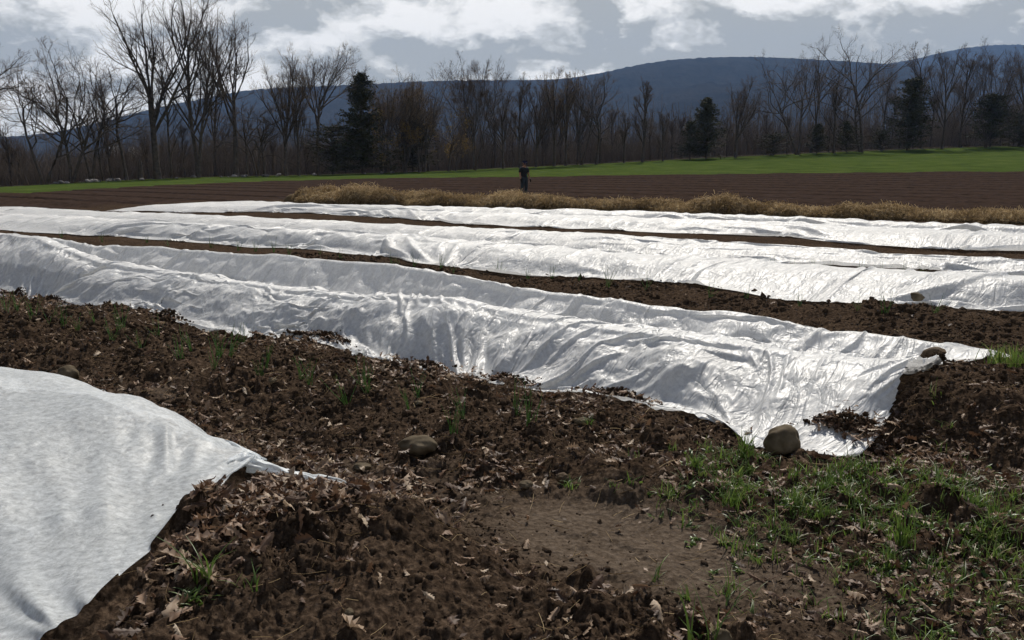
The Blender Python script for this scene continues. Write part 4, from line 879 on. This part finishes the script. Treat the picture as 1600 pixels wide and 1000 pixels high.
# ------------------------------------------------------------------ the person
def skin(name, joints, edges, radii, m, parent=None, root=0, sub=2):
    me = bpy.data.meshes.new(name); me.from_pydata(joints, edges, []); me.update(); o = link(name, me, m, parent)
    s = o.modifiers.new('skin', 'SKIN'); s.use_smooth_shade = True
    for i, r in enumerate(radii):
        r = r if isinstance(r, tuple) else (r, r); me.skin_vertices[0].data[i].radius = r; me.skin_vertices[0].data[i].use_root = (i == root)
    if sub: q = o.modifiers.new('sub', 'SUBSURF'); q.levels = q.render_levels = sub
    return o
def flatm(name, c, rough=.8):
    return simple(name, [(0.3, tuple(k * .8 for k in c)), (0.7, tuple(k * 1.2 for k in c))], 12, rough)
def person():
    D = max(np.arange(41, 43.6, .1), key=lambda d: place(819, d)[2]); x, y, z = place(819, D); e = empty('person', (x, y, z), 'person in dark shirt, trousers, gloves and cap standing behind the straw', 'person'); e.rotation_euler.z = R(38); k_ = (EYE + D * ratio(252) - z) / 1.765; e.scale = (k_ * 1.2, k_ * 1.2, k_)
    skn, shirt, pant, capm, glv, boot = flatm('skin', (.30, .17, .12), .6), flatm('dark_shirt', (.022, .024, .028)), flatm('trousers', (.035, .045, .055)), flatm('navy_cap', (.03, .032, .075)), flatm('gloves', (.02, .02, .02)), flatm('boots', (.03, .022, .016))
    J = [(0, 0, .92), (0, .01, 1.08), (0, .015, 1.25), (0, .01, 1.40), (0, 0, 1.50), (0, -.015, 1.56), (0, -.025, 1.63), (0, -.02, 1.70)]; Rr = [(.15, .11), (.135, .10), (.165, .115), (.13, .09), (.055, .055), (.058, .065), (.075, .092), (.066, .082)]
    E_ = [(i, i + 1) for i in range(7)]
    def add(p, pt, r): J.append(pt); Rr.append(r); E_.append((p, len(J) - 1)); return len(J) - 1
    for s in (-1, 1):
        a = add(3, (s * .17, .01, 1.40), .058); b = add(a, (s * .215, .01, 1.27), .048); c = add(b, (s * .235, .0, 1.12), .040); d = add(c, (s * .25, -.05, .97), .033); w = add(d, (s * .255, -.08, .86), .026); h = add(w, (s * .26, -.12, .79), (.034, .022))
        for k, (dx, L_) in enumerate(((-.028, .065), (-.010, .075), (.010, .072), (.028, .058))):
            f1 = add(h, (s * .26 + dx * .25, -.125 + dx, .74), .009); add(f1, (s * .255 + dx * .25, -.115 + dx, .79 - L_ - .02), .008)
        t1 = add(h, (s * .245, -.145, .78), .010); add(t1, (s * .24, -.155, .745), .009)
        hp_ = add(0, (s * .09, 0, .86), .095); kn = add(hp_, (s * .105, -.015, .48), .062); cf = add(kn, (s * .11, .01, .32), .055); an_ = add(cf, (s * .115, .02, .09), .040); add(an_, (s * .125, -.13, .04), (.040, .03))
    body = skin('body', J, E_, Rr, skn, e)
    sj = [(0, 0, .79), (0, .01, 1.06), (0, .015, 1.25), (0, .01, 1.41), (0, .005, 1.465)]; sr = [(.172, .13), (.155, .12), (.185, .135), (.15, .108), (.07, .07)]; se = [(0, 1), (1, 2), (2, 3), (3, 4)]
    for s in (-1, 1):
        sj += [(s * .175, .01, 1.40), (s * .22, .01, 1.27), (s * .232, .005, 1.17)]; sr += [.074, .066, .064]; q = len(sj); se += [(3, q - 3), (q - 3, q - 2), (q - 2, q - 1)]
    skin('shirt', sj, se, sr, shirt, e)
    pj = [(0, 0, 1.0), (0, 0, .90)]; pr = [(.158, .12), (.162, .125)]; pe = [(0, 1)]
    for s in (-1, 1):
        pj += [(s * .092, 0, .84), (s * .105, -.015, .48), (s * .112, .012, .3), (s * .115, .02, .11)]; pr += [.105, .078, .07, .068]; q = len(pj); pe += [(1, q - 4), (q - 4, q - 3), (q - 3, q - 2), (q - 2, q - 1)]
    skin('trousers', pj, pe, pr, pant, e)
    cj = [(0, -.015, 1.69), (0, -.01, 1.755), (0, -.09, 1.69), (.01, -.175, 1.675)]; skin('cap', cj, [(0, 1), (0, 2), (2, 3)], [(.086, .102), (.06, .07), (.075, .03), (.055, .012)], capm, e)
    for s in (-1, 1):
        gj = [(s * .255, -.095, .87), (s * .26, -.12, .79)]; gr = [.036, (.044, .03)]; ge = [(0, 1)]
        for dx, L_ in ((-.028, .065), (-.010, .075), (.010, .072), (.028, .058)):
            gj += [(s * .26 + dx * .25, -.125 + dx, .74), (s * .255 + dx * .25, -.115 + dx, .785 - L_ - .02)]; gr += [.014, .011]; q = len(gj); ge += [(1, q - 2), (q - 2, q - 1)]
        gj += [(s * .245, -.145, .78), (s * .24, -.158, .742)]; gr += [.014, .012]; q = len(gj); ge += [(1, q - 2), (q - 2, q - 1)]
        skin('glove', gj, ge, gr, glv, e)
        skin('boot', [(s * .115, .03, .16), (s * .115, .025, .06), (s * .122, -.08, .05), (s * .126, -.16, .04)], [(0, 1), (1, 2), (2, 3)], [.062, .06, (.055, .045), (.045, .035)], boot, e)
    # face: eyes, nose, ears, mouth
    for s in (-1, 1):
        V, F = rock_mesh(5, .011, .011, .009, 2, 0, 2); o = mesh('eye', V + np.array([s * .03, -.112, 1.635]), F, M['dark'], body)
        V, F = rock_mesh(6, .012, .018, .03, 2, 0, 2); mesh('ear', V + np.array([s * .077, -.015, 1.63]), F, skn, body)
    V, F = rock_mesh(7, .012, .018, .022, 2, 0, 2); mesh('nose', V + np.array([0, -.118, 1.61]), F, skn, body)
    V, F = rock_mesh(8, .024, .008, .006, 2, 0, 2); mesh('mouth', V + np.array([0, -.104, 1.573]), F, flatm('lips', (.2, .08, .07)), body)
    V, F = rock_mesh(9, .082, .07, .06, 3, .05, 2); mesh('hair', V + np.array([0, .03, 1.65]), F, flatm('hair', (.04, .025, .015)), body)
person()
lap('far')

# ------------------------------------------------------------------ foreground: clods, leaves, grass, onions, stones
hemv = lambda u: np.interp(u, *edge_on(R2_edge))
_h1 = [P3(398, 737, .14), P3(345, 775, .16), P3(300, 805, .19), P3(255, 845, .22), P3(200, 887, .24), P3(150, 935, .26), P3(100, 972, .26), P3(40, 1018, .24), P3(-40, 1080, .16), P3(-120, 1150, .07)]
HEM1 = np.array([xy2uv(q[0], q[1]) for q in _h1[::-1]]).T
Q2V = Q2.reshape(-1, 3); Q2X, Q2Y = uv2xy(Q2V[:, 0], Q2V[:, 1]); Q2P = np.stack(pix(Q2X, Q2Y, Q2V[:, 2]), 1)
def on_cover(px, py):
    d = ((Q2P - [px, py]) ** 2).sum(1); c = np.where(d < 60)[0]
    if len(c) == 0: c = np.array([d.argmin()])
    k = c[Q2Y[c].argmin()]; return Q2V[k]
def cover_z(u, v):
    out = []; 
    for a, b in zip(u, v):
        q = np.abs(Q2V[:, 0] - a) + np.abs(Q2V[:, 1] - b); k = q < .035; out.append(Q2V[k, 2].max() if k.any() else -1)
    x, y = uv2xy(u, v); return np.maximum(np.array(out), H(x, y, False) - .01)
def under(u, v, pad=0.0):
    a = (u > 1.25) & (u < 14.5) & (v > hemv(u) + pad) & (v < 7.0)
    b = (u > 1.0) & (v > 6.9) & (v < 8.15)
    c = (u > np.interp(v, HEM1[1], HEM1[0]) - .06) & (v < 3.15) & (v > .7)
    return a | b | c
def blob(px, py, L_):
    s = 0 * px
    for x0, y0, sx, sy, w in L_: s = s + w * np.exp(-(((px - x0) / sx) ** 2 + ((py - y0) / sy) ** 2))
    return s
LEAF_PX = [(100, 640, 160, 40, .9), (300, 660, 120, 35, .8), (440, 690, 100, 28, .6), (60, 590, 80, 20, .6), (400, 790, 120, 60, 3.2), (540, 780, 90, 50, 3.0), (270, 880, 100, 60, 2.4), (180, 960, 110, 60, 1.2), (610, 740, 60, 30, 1.0),
           (760, 715, 120, 28, .7), (600, 590, 90, 18, .8), (450, 545, 70, 10, .9), (870, 640, 90, 18, .9), (980, 690, 60, 24, .7), (1500, 600, 60, 26, 2.0), (1450, 580, 40, 14, 1.8), (1520, 715, 90, 26, 1.6), (1420, 720, 60, 20, 1.2), (1350, 665, 34, 16, 1.5),
           (1250, 830, 160, 50, .8), (1450, 870, 160, 70, .9), (1150, 740, 90, 30, .4), (900, 960, 60, 40, .5), (1080, 960, 60, 40, .7), (1500, 960, 120, 40, .4), (130, 470, 120, 12, .9), (700, 590, 80, 20, .7), (30, 620, 60, 30, .5)]
GRASS_PX = [(1180, 735, 70, 26, .8), (1290, 755, 110, 30, .9), (1430, 790, 120, 50, .9), (1560, 850, 90, 70, 1.0), (1330, 830, 110, 50, .8), (1200, 800, 90, 35, .55), (1060, 760, 60, 26, .45), (1090, 710, 40, 20, .5), (1480, 900, 110, 45, .7), (1380, 740, 90, 20, .5), (1590, 960, 50, 50, .9), (1240, 880, 90, 30, .3), (1090, 880, 60, 18, .25), (1060, 970, 60, 20, .2)]
def samp(rs, n, u0=-1.6, u1=12.5, v0=1.3, v1=10.6):
    # more candidates near the camera
    k = int(n); u = rs.uniform(u0, u1, k); v = rs.uniform(v0, v1, k); x, y = uv2xy(u, v); px, py = pix(x, y, 0 * x + .08)
    ok = (y > 1.9) & (px > -140) & (px < 1740) & (py < 1110); return u[ok], v[ok], x[ok], y[ok], px[ok], py[ok]
def build_clods():
    rs = np.random.RandomState(11); parts = []
    tb = [rock_mesh(500 + i, 1, .9, .75, 1, .6, .8) for i in range(8)]; tl = [rock_mesh(520 + i, 1, .85, .7, 1, .5, .8) for i in range(4)]
    u, v, x, y, px, py = samp(rs, 230000); r = np.hypot(x, y)
    sand = masks(x, y)['sand']; patch = np.clip(.55 + .9 * fbm(x * 1.1, y * 1.1, 3, 61), .05, 1.3)
    keep = (rs.rand(len(u)) < np.clip(6.5 / r, 0, 1) ** 1.5 * patch * 1.3 * (1 - .85 * sand)) & ~under(u, v); g = blob(px, py, GRASS_PX) > .6; keep &= ~(g & (rs.rand(len(u)) < .7))
    x, y, r, sand = x[keep], y[keep], r[keep], sand[keep]; n = len(x); print('clods', n)
    s = (0.003 + .008 * rs.rand(n) ** 2 + .026 * rs.rand(n) ** 12) * np.clip(r / 5, .8, 1.8)
    z = H(x, y) - s * .1; k = rs.randint(0, 8, n)
    for j in range(8):
        q = k == j; m_ = rotm(rs.rand(q.sum()) * 1, rs.rand(q.sum()) * 1, rs.rand(q.sum()) * 6.28) * s[q][:, None, None]
        V, F, _ = scatter(*tb[j], np.stack([x[q], y[q], z[q]], 1), m_, '', None); parts.append((V, F, {}))
    # heaps of soil thrown on the hems
    hs = [(p, .26, .05, .05) for p in heaps2[4:]] + [(p, .34, .06, .05) for p in heaps2[:4]] + [((1325, 668), .10, .035, .03), ((430, 722), .20, .03, .02), ((1462, 578), .2, .1, .04)]
    for (p, a, b, c) in hs:
        u_, v_, _ = on_cover(*p); X0, Y0 = uv2xy(u_, v_); v_ = v_ if p[0] > 1300 else hemv(u_) + .05; X0, Y0 = uv2xy(u_, v_); n = 420; uu, vv = u_, v_; uu = uu + rs.randn(n) * a * .45; vv = vv + rs.randn(n) * b * .55 + .03; x, y = uv2xy(uu, vv)
        s = .004 + .015 * rs.rand(n) ** 4; z = cover_z(uu, vv) + c * .7 * np.exp(-(((x - X0) / a) ** 2 + ((y - Y0) / b / 1.5) ** 2)) * rs.rand(n) * 1.6
        m_ = rotm(rs.rand(n) * 3, rs.rand(n) * 3, rs.rand(n) * 6.28) * s[:, None, None]; V, F, _ = scatter(*tb[rs.randint(8)], np.stack([x, y, z], 1), m_, '', None); parts.append((V, F, {}))
    V, F, _ = merge(parts); tag(mesh('soil_clods', V, F, M['clod'], smooth=False), 'crumbs and clods of dark soil over the beds', kind='stuff')
def leaf_T(rs):
    st = 11; t = np.linspace(0, 1, st); w = np.array([.03, .08, .30, .14, .42, .17, .50, .20, .38, .22, .02]) * .5 * rs.uniform(.7, 1.1); w2 = np.roll(w, 0) * rs.uniform(.7, 1.2, st)
    c1, c2, c3 = rs.uniform(-1.6, 1.6), rs.uniform(.2, 2.2) * rs.choice([-1, 1]), rs.uniform(-.8, .8)
    V = []
    for i in range(st):
        b = c1 * (t[i] - .5) ** 2 + c3 * .2 * math.sin(t[i] * 7)
        for sgn, ww in ((-1, w[i]), (-.5, w[i] * .5), (0, 0), (.5, w2[i] * .5), (1, w2[i])):
            q = abs(sgn) * ww * 1.0; V.append((sgn / max(abs(sgn), 1e-9) * q * math.cos(q * 1.2) if sgn else 0, t[i] - .5 + (.06 if abs(sgn) == 1 else 0), b * .5 + c2 * q * q * 2.2 + rs.randn() * .015))
    return np.array(V), grid_faces(st, 5)
def build_leaves():
    rs = np.random.RandomState(12); T_ = [leaf_T(rs) for _ in range(14)]; parts = []
    u, v, x, y, px, py = samp(rs, 150000); r = np.hypot(x, y)
    dens = np.clip(.05 + blob(px, py, LEAF_PX) * .6 * (.55 + .9 * np.clip(fbm(x * 2, y * 2, 2, 71) + .3, 0, 1)), 0, 1) * (1 - .8 * masks(x, y)['sand'] * (u < 3.4))
    dens *= np.where(v > 5.6, .15, 1); zx = [];  keep = (rs.rand(len(u)) < dens * .95) & ~under(u, v, .12)
    for (p, a, b) in [(q, .3, .06) for q in heaps2] + [((1350, 668), .2, .12), ((1345, 672), .2, .1)]:
        u_, v_, _ = on_cover(*p); v_ = v_ if p[0] > 1300 else hemv(u_) + .05; n = 60; uu = u_ + rs.randn(n) * a * .5; vv = v_ + rs.randn(n) * b * .6; x2, y2 = uv2xy(uu, vv); zx += list(cover_z(uu, vv) + .035 * rs.rand(n)); x = np.concatenate([x, x2]); y = np.concatenate([y, y2]); keep = np.concatenate([keep, np.ones(n, bool)])
    x, y = x[keep], y[keep]; n = len(x); print('leaves', n); nx = len(zx)
    s = rs.uniform(.035, .11, n) * (.6 + .4 * rs.rand(n)) * (1 + .35 * ((x < -.2) & (y < 4.8))); z = H(x, y) + .006 + .028 * rs.rand(n) ** 2; z[n - nx:] = zx; k = rs.randint(0, 14, n); tint = np.clip(rs.rand(n) ** 1.4, 0, 1)
    for j in range(14):
        q = k == j; c = q.sum(); m_ = rotm(rs.randn(c) * .45, rs.randn(c) * .45, rs.rand(c) * 6.28) * s[q][:, None, None]
        parts.append(scatter(*T_[j], np.stack([x[q], y[q], z[q]], 1), m_, '', None, attrs={'tint': tint[q]}))
    # crumbled bits of leaf
    u, v, x, y, px, py = samp(rs, 220000)
    dens = np.clip(.10 + blob(px, py, LEAF_PX) * .5 + .25 * (blob(px, py, GRASS_PX) > .3), 0, 1) * np.clip(.4 + 1.2 * fbm(x * 1.5, y * 1.5, 3, 81), .03, 1); keep = (rs.rand(len(u)) < dens * .6) & ~under(u, v, .1) & (v < 9.5)
    x, y = x[keep], y[keep]; n = len(x); P = np.stack([x, y, H(x, y) + .004 + .01 * rs.rand(n)], 1); a = rs.randn(n, 3); a[:, 2] *= .4; a /= np.linalg.norm(a, axis=1, keepdims=True); b = np.cross(a, rs.randn(n, 3) * .4 + [0, 0, 1]); b /= np.linalg.norm(b, axis=1, keepdims=True); s = (.003 + .013 * rs.rand(n, 1) ** 2.5)
    V = np.stack([P - a * s, P + b * s * .6 + [0, 0, .003], P + a * s * 1.1, P - b * s * .5], 1).reshape(-1, 3); parts.append((V, np.arange(4 * n).reshape(-1, 4), {'tint': np.repeat(rs.rand(n) ** 1.3, 4)}))
    V, F, A = merge(parts); tag(mesh('dead_leaves', V, F, M['leaf'], smooth=False, attrs=A), 'brown curled oak leaves and leaf crumbs strewn over soil and path', kind='stuff')
    # dry stalks
    n = 2600; u, v, x, y, px, py = samp(rs, 9000); q = ~under(u, v, .1) & (v < 9.5); x, y = x[q][:n], y[q][:n]; n = len(x)
    d = np.stack([rs.randn(n), rs.randn(n), rs.randn(n) * .15], 1); d /= np.linalg.norm(d, axis=1, keepdims=True); Ls = rs.uniform(.02, .13, n) ** 1.0
    P0 = polyl(rs, np.stack([x, y, H(x, y) + .008 + .012 * rs.rand(n)], 1), d, Ls, 4, .12, 0); P0[:, :, 2] = np.maximum(P0[:, :, 2], H(P0[:, :, 0], P0[:, :, 1]) + .004)
    V, F = tubes(P0, rs.uniform(.0006, .0018, (n, 1)) * np.ones((1, 4)), 3); tag(mesh('dry_stalks', V, F, M['straw'], attrs={'tint': np.repeat(rs.rand(n) * .8, 12)}), 'thin dry stalks scattered on the soil', kind='stuff')
def blades(rs, base, Ls, lean, w, az=None, nseg=5):
    n = len(base); az = rs.rand(n) * 2 * math.pi if az is None else az; h = np.stack([np.cos(az), np.sin(az), az * 0], 1); sd = np.stack([-np.sin(az), np.cos(az), az * 0], 1)
    sd = sd + h * rs.randn(n, 1) * .5; V = []
    for i in range(nseg):
        t = i / (nseg - 1); c = base + h * (lean * Ls * (t ** 1.8))[:, None] + np.array([0, 0, 1.]) * (Ls * (t - .35 * lean * t * t))[:, None]; ww = (w * (1 - t ** 1.6) + .0004)[:, None]; dip = np.array([0, 0, 1.]) * ww * .35
        V += [c - sd * ww + dip, c, c + sd * ww + dip]
    V = np.stack(V, 1).reshape(-1, 3); F = grid_faces(nseg, 3); return V, (F[None] + (np.arange(n) * nseg * 3)[:, None, None]).reshape(-1, 4), nseg * 3
def build_grass():
    rs = np.random.RandomState(13); u, v, x, y, px, py = samp(rs, 60000, u1=4, v1=6.2)
    d = blob(px, py, GRASS_PX) * (.25 + 1.1 * np.clip(fbm(x * 2.2, y * 2.2, 3, 91) + .35, 0, 1)); keep = (rs.rand(len(u)) < np.clip(d, 0, 1) * .19) & ~under(u, v); x, y = x[keep], y[keep]; m_ = len(x); print('tufts', m_)
    cnt = rs.randint(4, 16, m_); i = np.repeat(np.arange(m_), cnt); n = len(i); size = rs.uniform(.5, 1.25, m_)[i]; bx = x[i] + rs.randn(n) * .018 * size; by = y[i] + rs.randn(n) * .018 * size
    base = np.stack([bx, by, H(bx, by) - .006], 1); Ls = rs.uniform(.035, .10, n) * size; V, F, k = blades(rs, base, Ls, rs.uniform(.1, 1.15, n), rs.uniform(.0012, .0032, n))
    tint = np.clip(rs.rand(m_)[i] * .6 + rs.rand(n) * .35 + (rs.rand(n) < .04) * .4, 0, 1); parts = [(V, F, {'tint': np.repeat(tint, k)})]
    # low broad leaves between the blades
    u, v, x, y, px, py = samp(rs, 40000, u1=4, v1=6.2); d = blob(px, py, GRASS_PX) * (.2 + np.clip(fbm(x * 1.6, y * 1.6, 2, 93) + .2, 0, 1)); keep = (rs.rand(len(u)) < np.clip(d, 0, 1) * .2) & ~under(u, v); x, y = x[keep], y[keep]; n = len(x) * 5; x = np.repeat(x, 5) + rs.randn(n) * .014; y = np.repeat(y, 5) + rs.randn(n) * .014
    V, F, k = blades(rs, np.stack([x, y, H(x, y) + .0], 1), rs.uniform(.015, .04, n), rs.uniform(.8, 1.6, n), rs.uniform(.004, .009, n), nseg=4); parts.append((V, F, {'tint': np.repeat(rs.rand(n) * .7, k)}))
    V, F, A = merge(parts); tag(mesh('grass', V, F, M['grass'], attrs=A), 'patchy green grass and low weeds on the path at the lower right', kind='stuff')
build_clods(); build_leaves(); build_grass()
def tuft(px, py, label, n, L0, L1, lean, w, seed, spread=.02, name='grass_tuft', mat='grass', t0=.2, cat='grass tuft'):
    x, y, z = ground_hit(px, py); rs = np.random.RandomState(seed); base = np.stack([rs.randn(n) * spread, rs.randn(n) * spread, -.01 + 0 * rs.rand(n)], 1)
    V, F, k = blades(rs, base, rs.uniform(L0, L1, n), rs.uniform(*lean, n), rs.uniform(w * .6, w, n)); o = mesh(name, V, F, M[mat], attrs={'tint': np.repeat(t0 + rs.rand(n) * .5, k)}); o.location = (x, y, z); return tag(o, label, cat)
tuft(1166, 716, 'upright green grass tuft just left of the big round stone', 46, .08, .19, (.05, .6), .003, 1)
tuft(1088, 730, 'low dark grass tuft on the sandy ground left of the round stone', 40, .05, .12, (.1, .9), .003, 2)
tuft(1578, 572, 'bright green grass tuft at the right edge behind the bare mound', 160, .08, .2, (.05, .7), .004, 3, spread=.07, t0=.4)
tuft(322, 908, 'few long green grass blades on the leafy mound in front of the near cover', 11, .10, .24, (.3, 1.0), .004, 4)
tuft(300, 935, 'small leafy green weed below the long blades on the mound', 60, .02, .06, (.5, 1.3), .006, 5, spread=.035, name='weed', cat='weed')
tuft(390, 925, 'tiny grass sprout on the shaded soil right of the leafy weed', 8, .06, .12, (.2, .8), .003, 6)
tuft(892, 760, 'small dark weed on the edge of the sandy path', 26, .03, .07, (.3, 1.1), .004, 7, name='weed', cat='weed')
tuft(1100, 1010, 'long grass blades at the bottom edge beside a pale stone', 9, .12, .24, (.2, .8), .004, 8)
tuft(1408, 850, 'tallest grass tuft standing in the middle of the grassy patch', 40, .10, .22, (.1, .8), .0035, 9)
tuft(1140, 790, 'wide grass tuft at the left side of the grassy patch', 60, .06, .15, (.2, .9), .003, 10, spread=.035)
tuft(1330, 738, 'grass tuft just below the folded end of the front cover', 60, .05, .13, (.1, .8), .003, 14, spread=.05)
tuft(920, 660, 'small green weed on the soil below the front cover', 18, .03, .08, (.3, 1.0), .003, 15, name='weed', cat='weed')
# onions
rs = np.random.RandomState(41); oni = []
for q in range(6):
    n = 7 + q % 3; base = np.stack([rs.randn(n) * .008, rs.randn(n) * .008, -.01 + 0 * rs.rand(n)], 1); d = np.stack([rs.randn(n) * .22, rs.randn(n) * .22, np.ones(n)], 1); d /= np.linalg.norm(d, axis=1, keepdims=True)
    Ls = rs.uniform(.10, .19, n); P0 = polyl(rs, base, d, Ls, 6, .07, -.01); V, F = tubes(P0, rs.uniform(.0016, .0027, (n, 1)) * np.linspace(1, .25, 6)[None], 5)
    o = mesh('leaves', V, F, M['onion'], attrs={'tint': np.repeat(rs.rand(n), 30)}); oni.append(o.data); bpy.data.objects.remove(o)
ON1 = 'first second third fourth fifth sixth seventh eighth ninth tenth eleventh twelfth thirteenth fourteenth fifteenth sixteenth seventeenth eighteenth nineteenth twentieth'.split()
def ordn(k): return ON1[k] if k < 20 else 'thirtieth' if k == 29 else ('twenty-' if k < 29 else 'thirty-') + ON1[(k - 20) % 10]
def onion(px, py, label, group, s, k, z=None, nm='onion_plant'):
    x, y, zz = ground_hit(px, py); o = bpy.data.objects.new(nm, oni[k % 6]); C.objects.link(o); o.location = (x, y, zz if z is None else z); o.scale = (s, s, s * rs.uniform(.9, 1.15)); o.rotation_euler.z = rs.uniform(0, 6.28); tag(o, label, 'onion plant', group)
for k, (px, py) in enumerate(sorted([(11, 489), (26, 486), (51, 499), (78, 506), (124, 520), (175, 534), (188, 520), (222, 547), (246, 526), (282, 560), (300, 548), (336, 576), (343, 560), (360, 558), (408, 588), (415, 574), (470, 592), (484, 602), (543, 632), (566, 606), (574, 612), (640, 640), (652, 622), (710, 676), (724, 656), (806, 650), (826, 662), (380, 536), (150, 508), (100, 512)])):
    onion(px, py, 'young green onion in the front bed, %s from the left' % ordn(k), 'onions in the front bed', rs.uniform(1.05, 1.5), k)
for k, px in enumerate([96, 160, 230, 262, 330, 372, 400, 428, 452, 500, 532, 612, 622, 648, 690, 708, 780, 824, 862, 905, 950, 1010, 1110, 1168, 1250, 1340, 1382, 1460]):
    py = np.interp(px, [p[0] for p in R4_edge[::-1]], [p[1] for p in R4_edge[::-1]]) + rs.uniform(1, 7)
    onion(px, py, 'onion plant along the stone-weighted long cover, %s from the left' % ordn(k), 'onions along the stone-weighted cover', rs.uniform(1.0, 1.7), k)
for k, px in enumerate(np.linspace(420, 1590, 34)):
    px = px + rs.uniform(-12, 12); py = np.interp(px, [p[0] for p in R4_ridge[::-1]], [p[1] for p in R4_ridge[::-1]]) - 1
    u, zz = on_v(px, py, 12.75); x, y = uv2xy(u, 12.75); o = bpy.data.objects.new('onion_plant', oni[k % 6]); C.objects.link(o); o.location = (x, y, float(H(x, y))); o.scale = (1.3, 1.3, rs.uniform(1.6, 2.4)); o.rotation_euler.z = k * 1.3
    tag(o, 'onion plant in the gap between the middle covers, %s from the left' % ordn(k), 'onion plant', 'onions in the gap between covers')
# stones
def stone(px, py, sx, sy, sz, label, mat='rock', seed=1, rz=0, sink=.25, name='stone', tilt=0):
    x, y, z = ground_hit(px, py); V, F = rock_mesh(seed, sx, sy, sz, 4, .15, .9); o = mesh(name, V, F, M[mat]); o.location = (x, y + sy * .6, z + sz * (1 - sink)); o.rotation_euler = (tilt, 0, rz); return tag(o, label, 'stone')
stone(652, 714, .105, .08, .055, 'flat-topped tan stone on the soil between the near and front covers', seed=611, sink=.15)
stone(1227, 714, .100, .09, .088, 'big round grey-brown stone against the front cover near its end', seed=641, sink=.3)
stone(1464, 572, .10, .08, .07, 'brown stone at the open end of the second cover', 'rock_dark', seed=613, sink=.05)
stone(104, 598, .080, .065, .065, 'rounded tan stone beside the top left of the near cover', seed=614, sink=.1)
stone(1432, 476, .10, .08, .07, 'grey stone weighing down the edge of the long cover', 'rock', seed=615, sink=.1)
stone(822, 764, .035, .03, .022, 'small grey pebble on the edge of the sandy path', seed=616)
stone(880, 756, .036, .03, .028, 'small dark green pebble beside the small weed', 'rock_dark', seed=617)
stone(654, 634, .030, .022, .014, 'thin pale chip of stone among the onions', seed=618)
stone(1128, 1020, .035, .03, .04, 'pale brown stone cut by the bottom edge', seed=619)
stone(545, 963, .014, .015, .012, 'tiny pale pebble low on the foreground mound', seed=620)
stone(910, 664, .045, .03, .02, 'pale flat stone just below the front cover', seed=621)
stone(426, 600, .035, .028, .022, 'small tan stone in the left half of the onion bed', seed=622)
stone(565, 737, .05, .04, .02, 'flat stone at the tip of the gathered tail', seed=623)
lap('near')

# ------------------------------------------------------------------ the air between here and the hills
def haze(x0, x1, y0, y1, z0, z1, dens):
    V = [(x, y, z) for x in (x0, x1) for y in (y0, y1) for z in (z0, z1)]
    F = np.array([[0, 1, 3, 2], [4, 6, 7, 5], [0, 4, 5, 1], [2, 3, 7, 6], [0, 2, 6, 4], [1, 5, 7, 3]])
    m = bpy.data.materials.new('haze'); m.use_nodes = True; t = m.node_tree; t.nodes.clear(); o = t.nodes.new('ShaderNodeOutputMaterial')
    v = t.nodes.new('ShaderNodeVolumePrincipled'); v.inputs['Color'].default_value = (0.28, 0.47, 0.85, 1); v.inputs['Density'].default_value = dens; v.inputs['Anisotropy'].default_value = 0.1
    t.links.new(v.outputs[0], o.inputs['Volume'])
    h = mesh('haze', V, F, m, smooth=False); tag(h, 'thin blue haze over the fields and hills', kind='stuff'); h.visible_shadow = True
haze(-5300, 5300, -600, 4400, -28, 560, 1.15e-4)
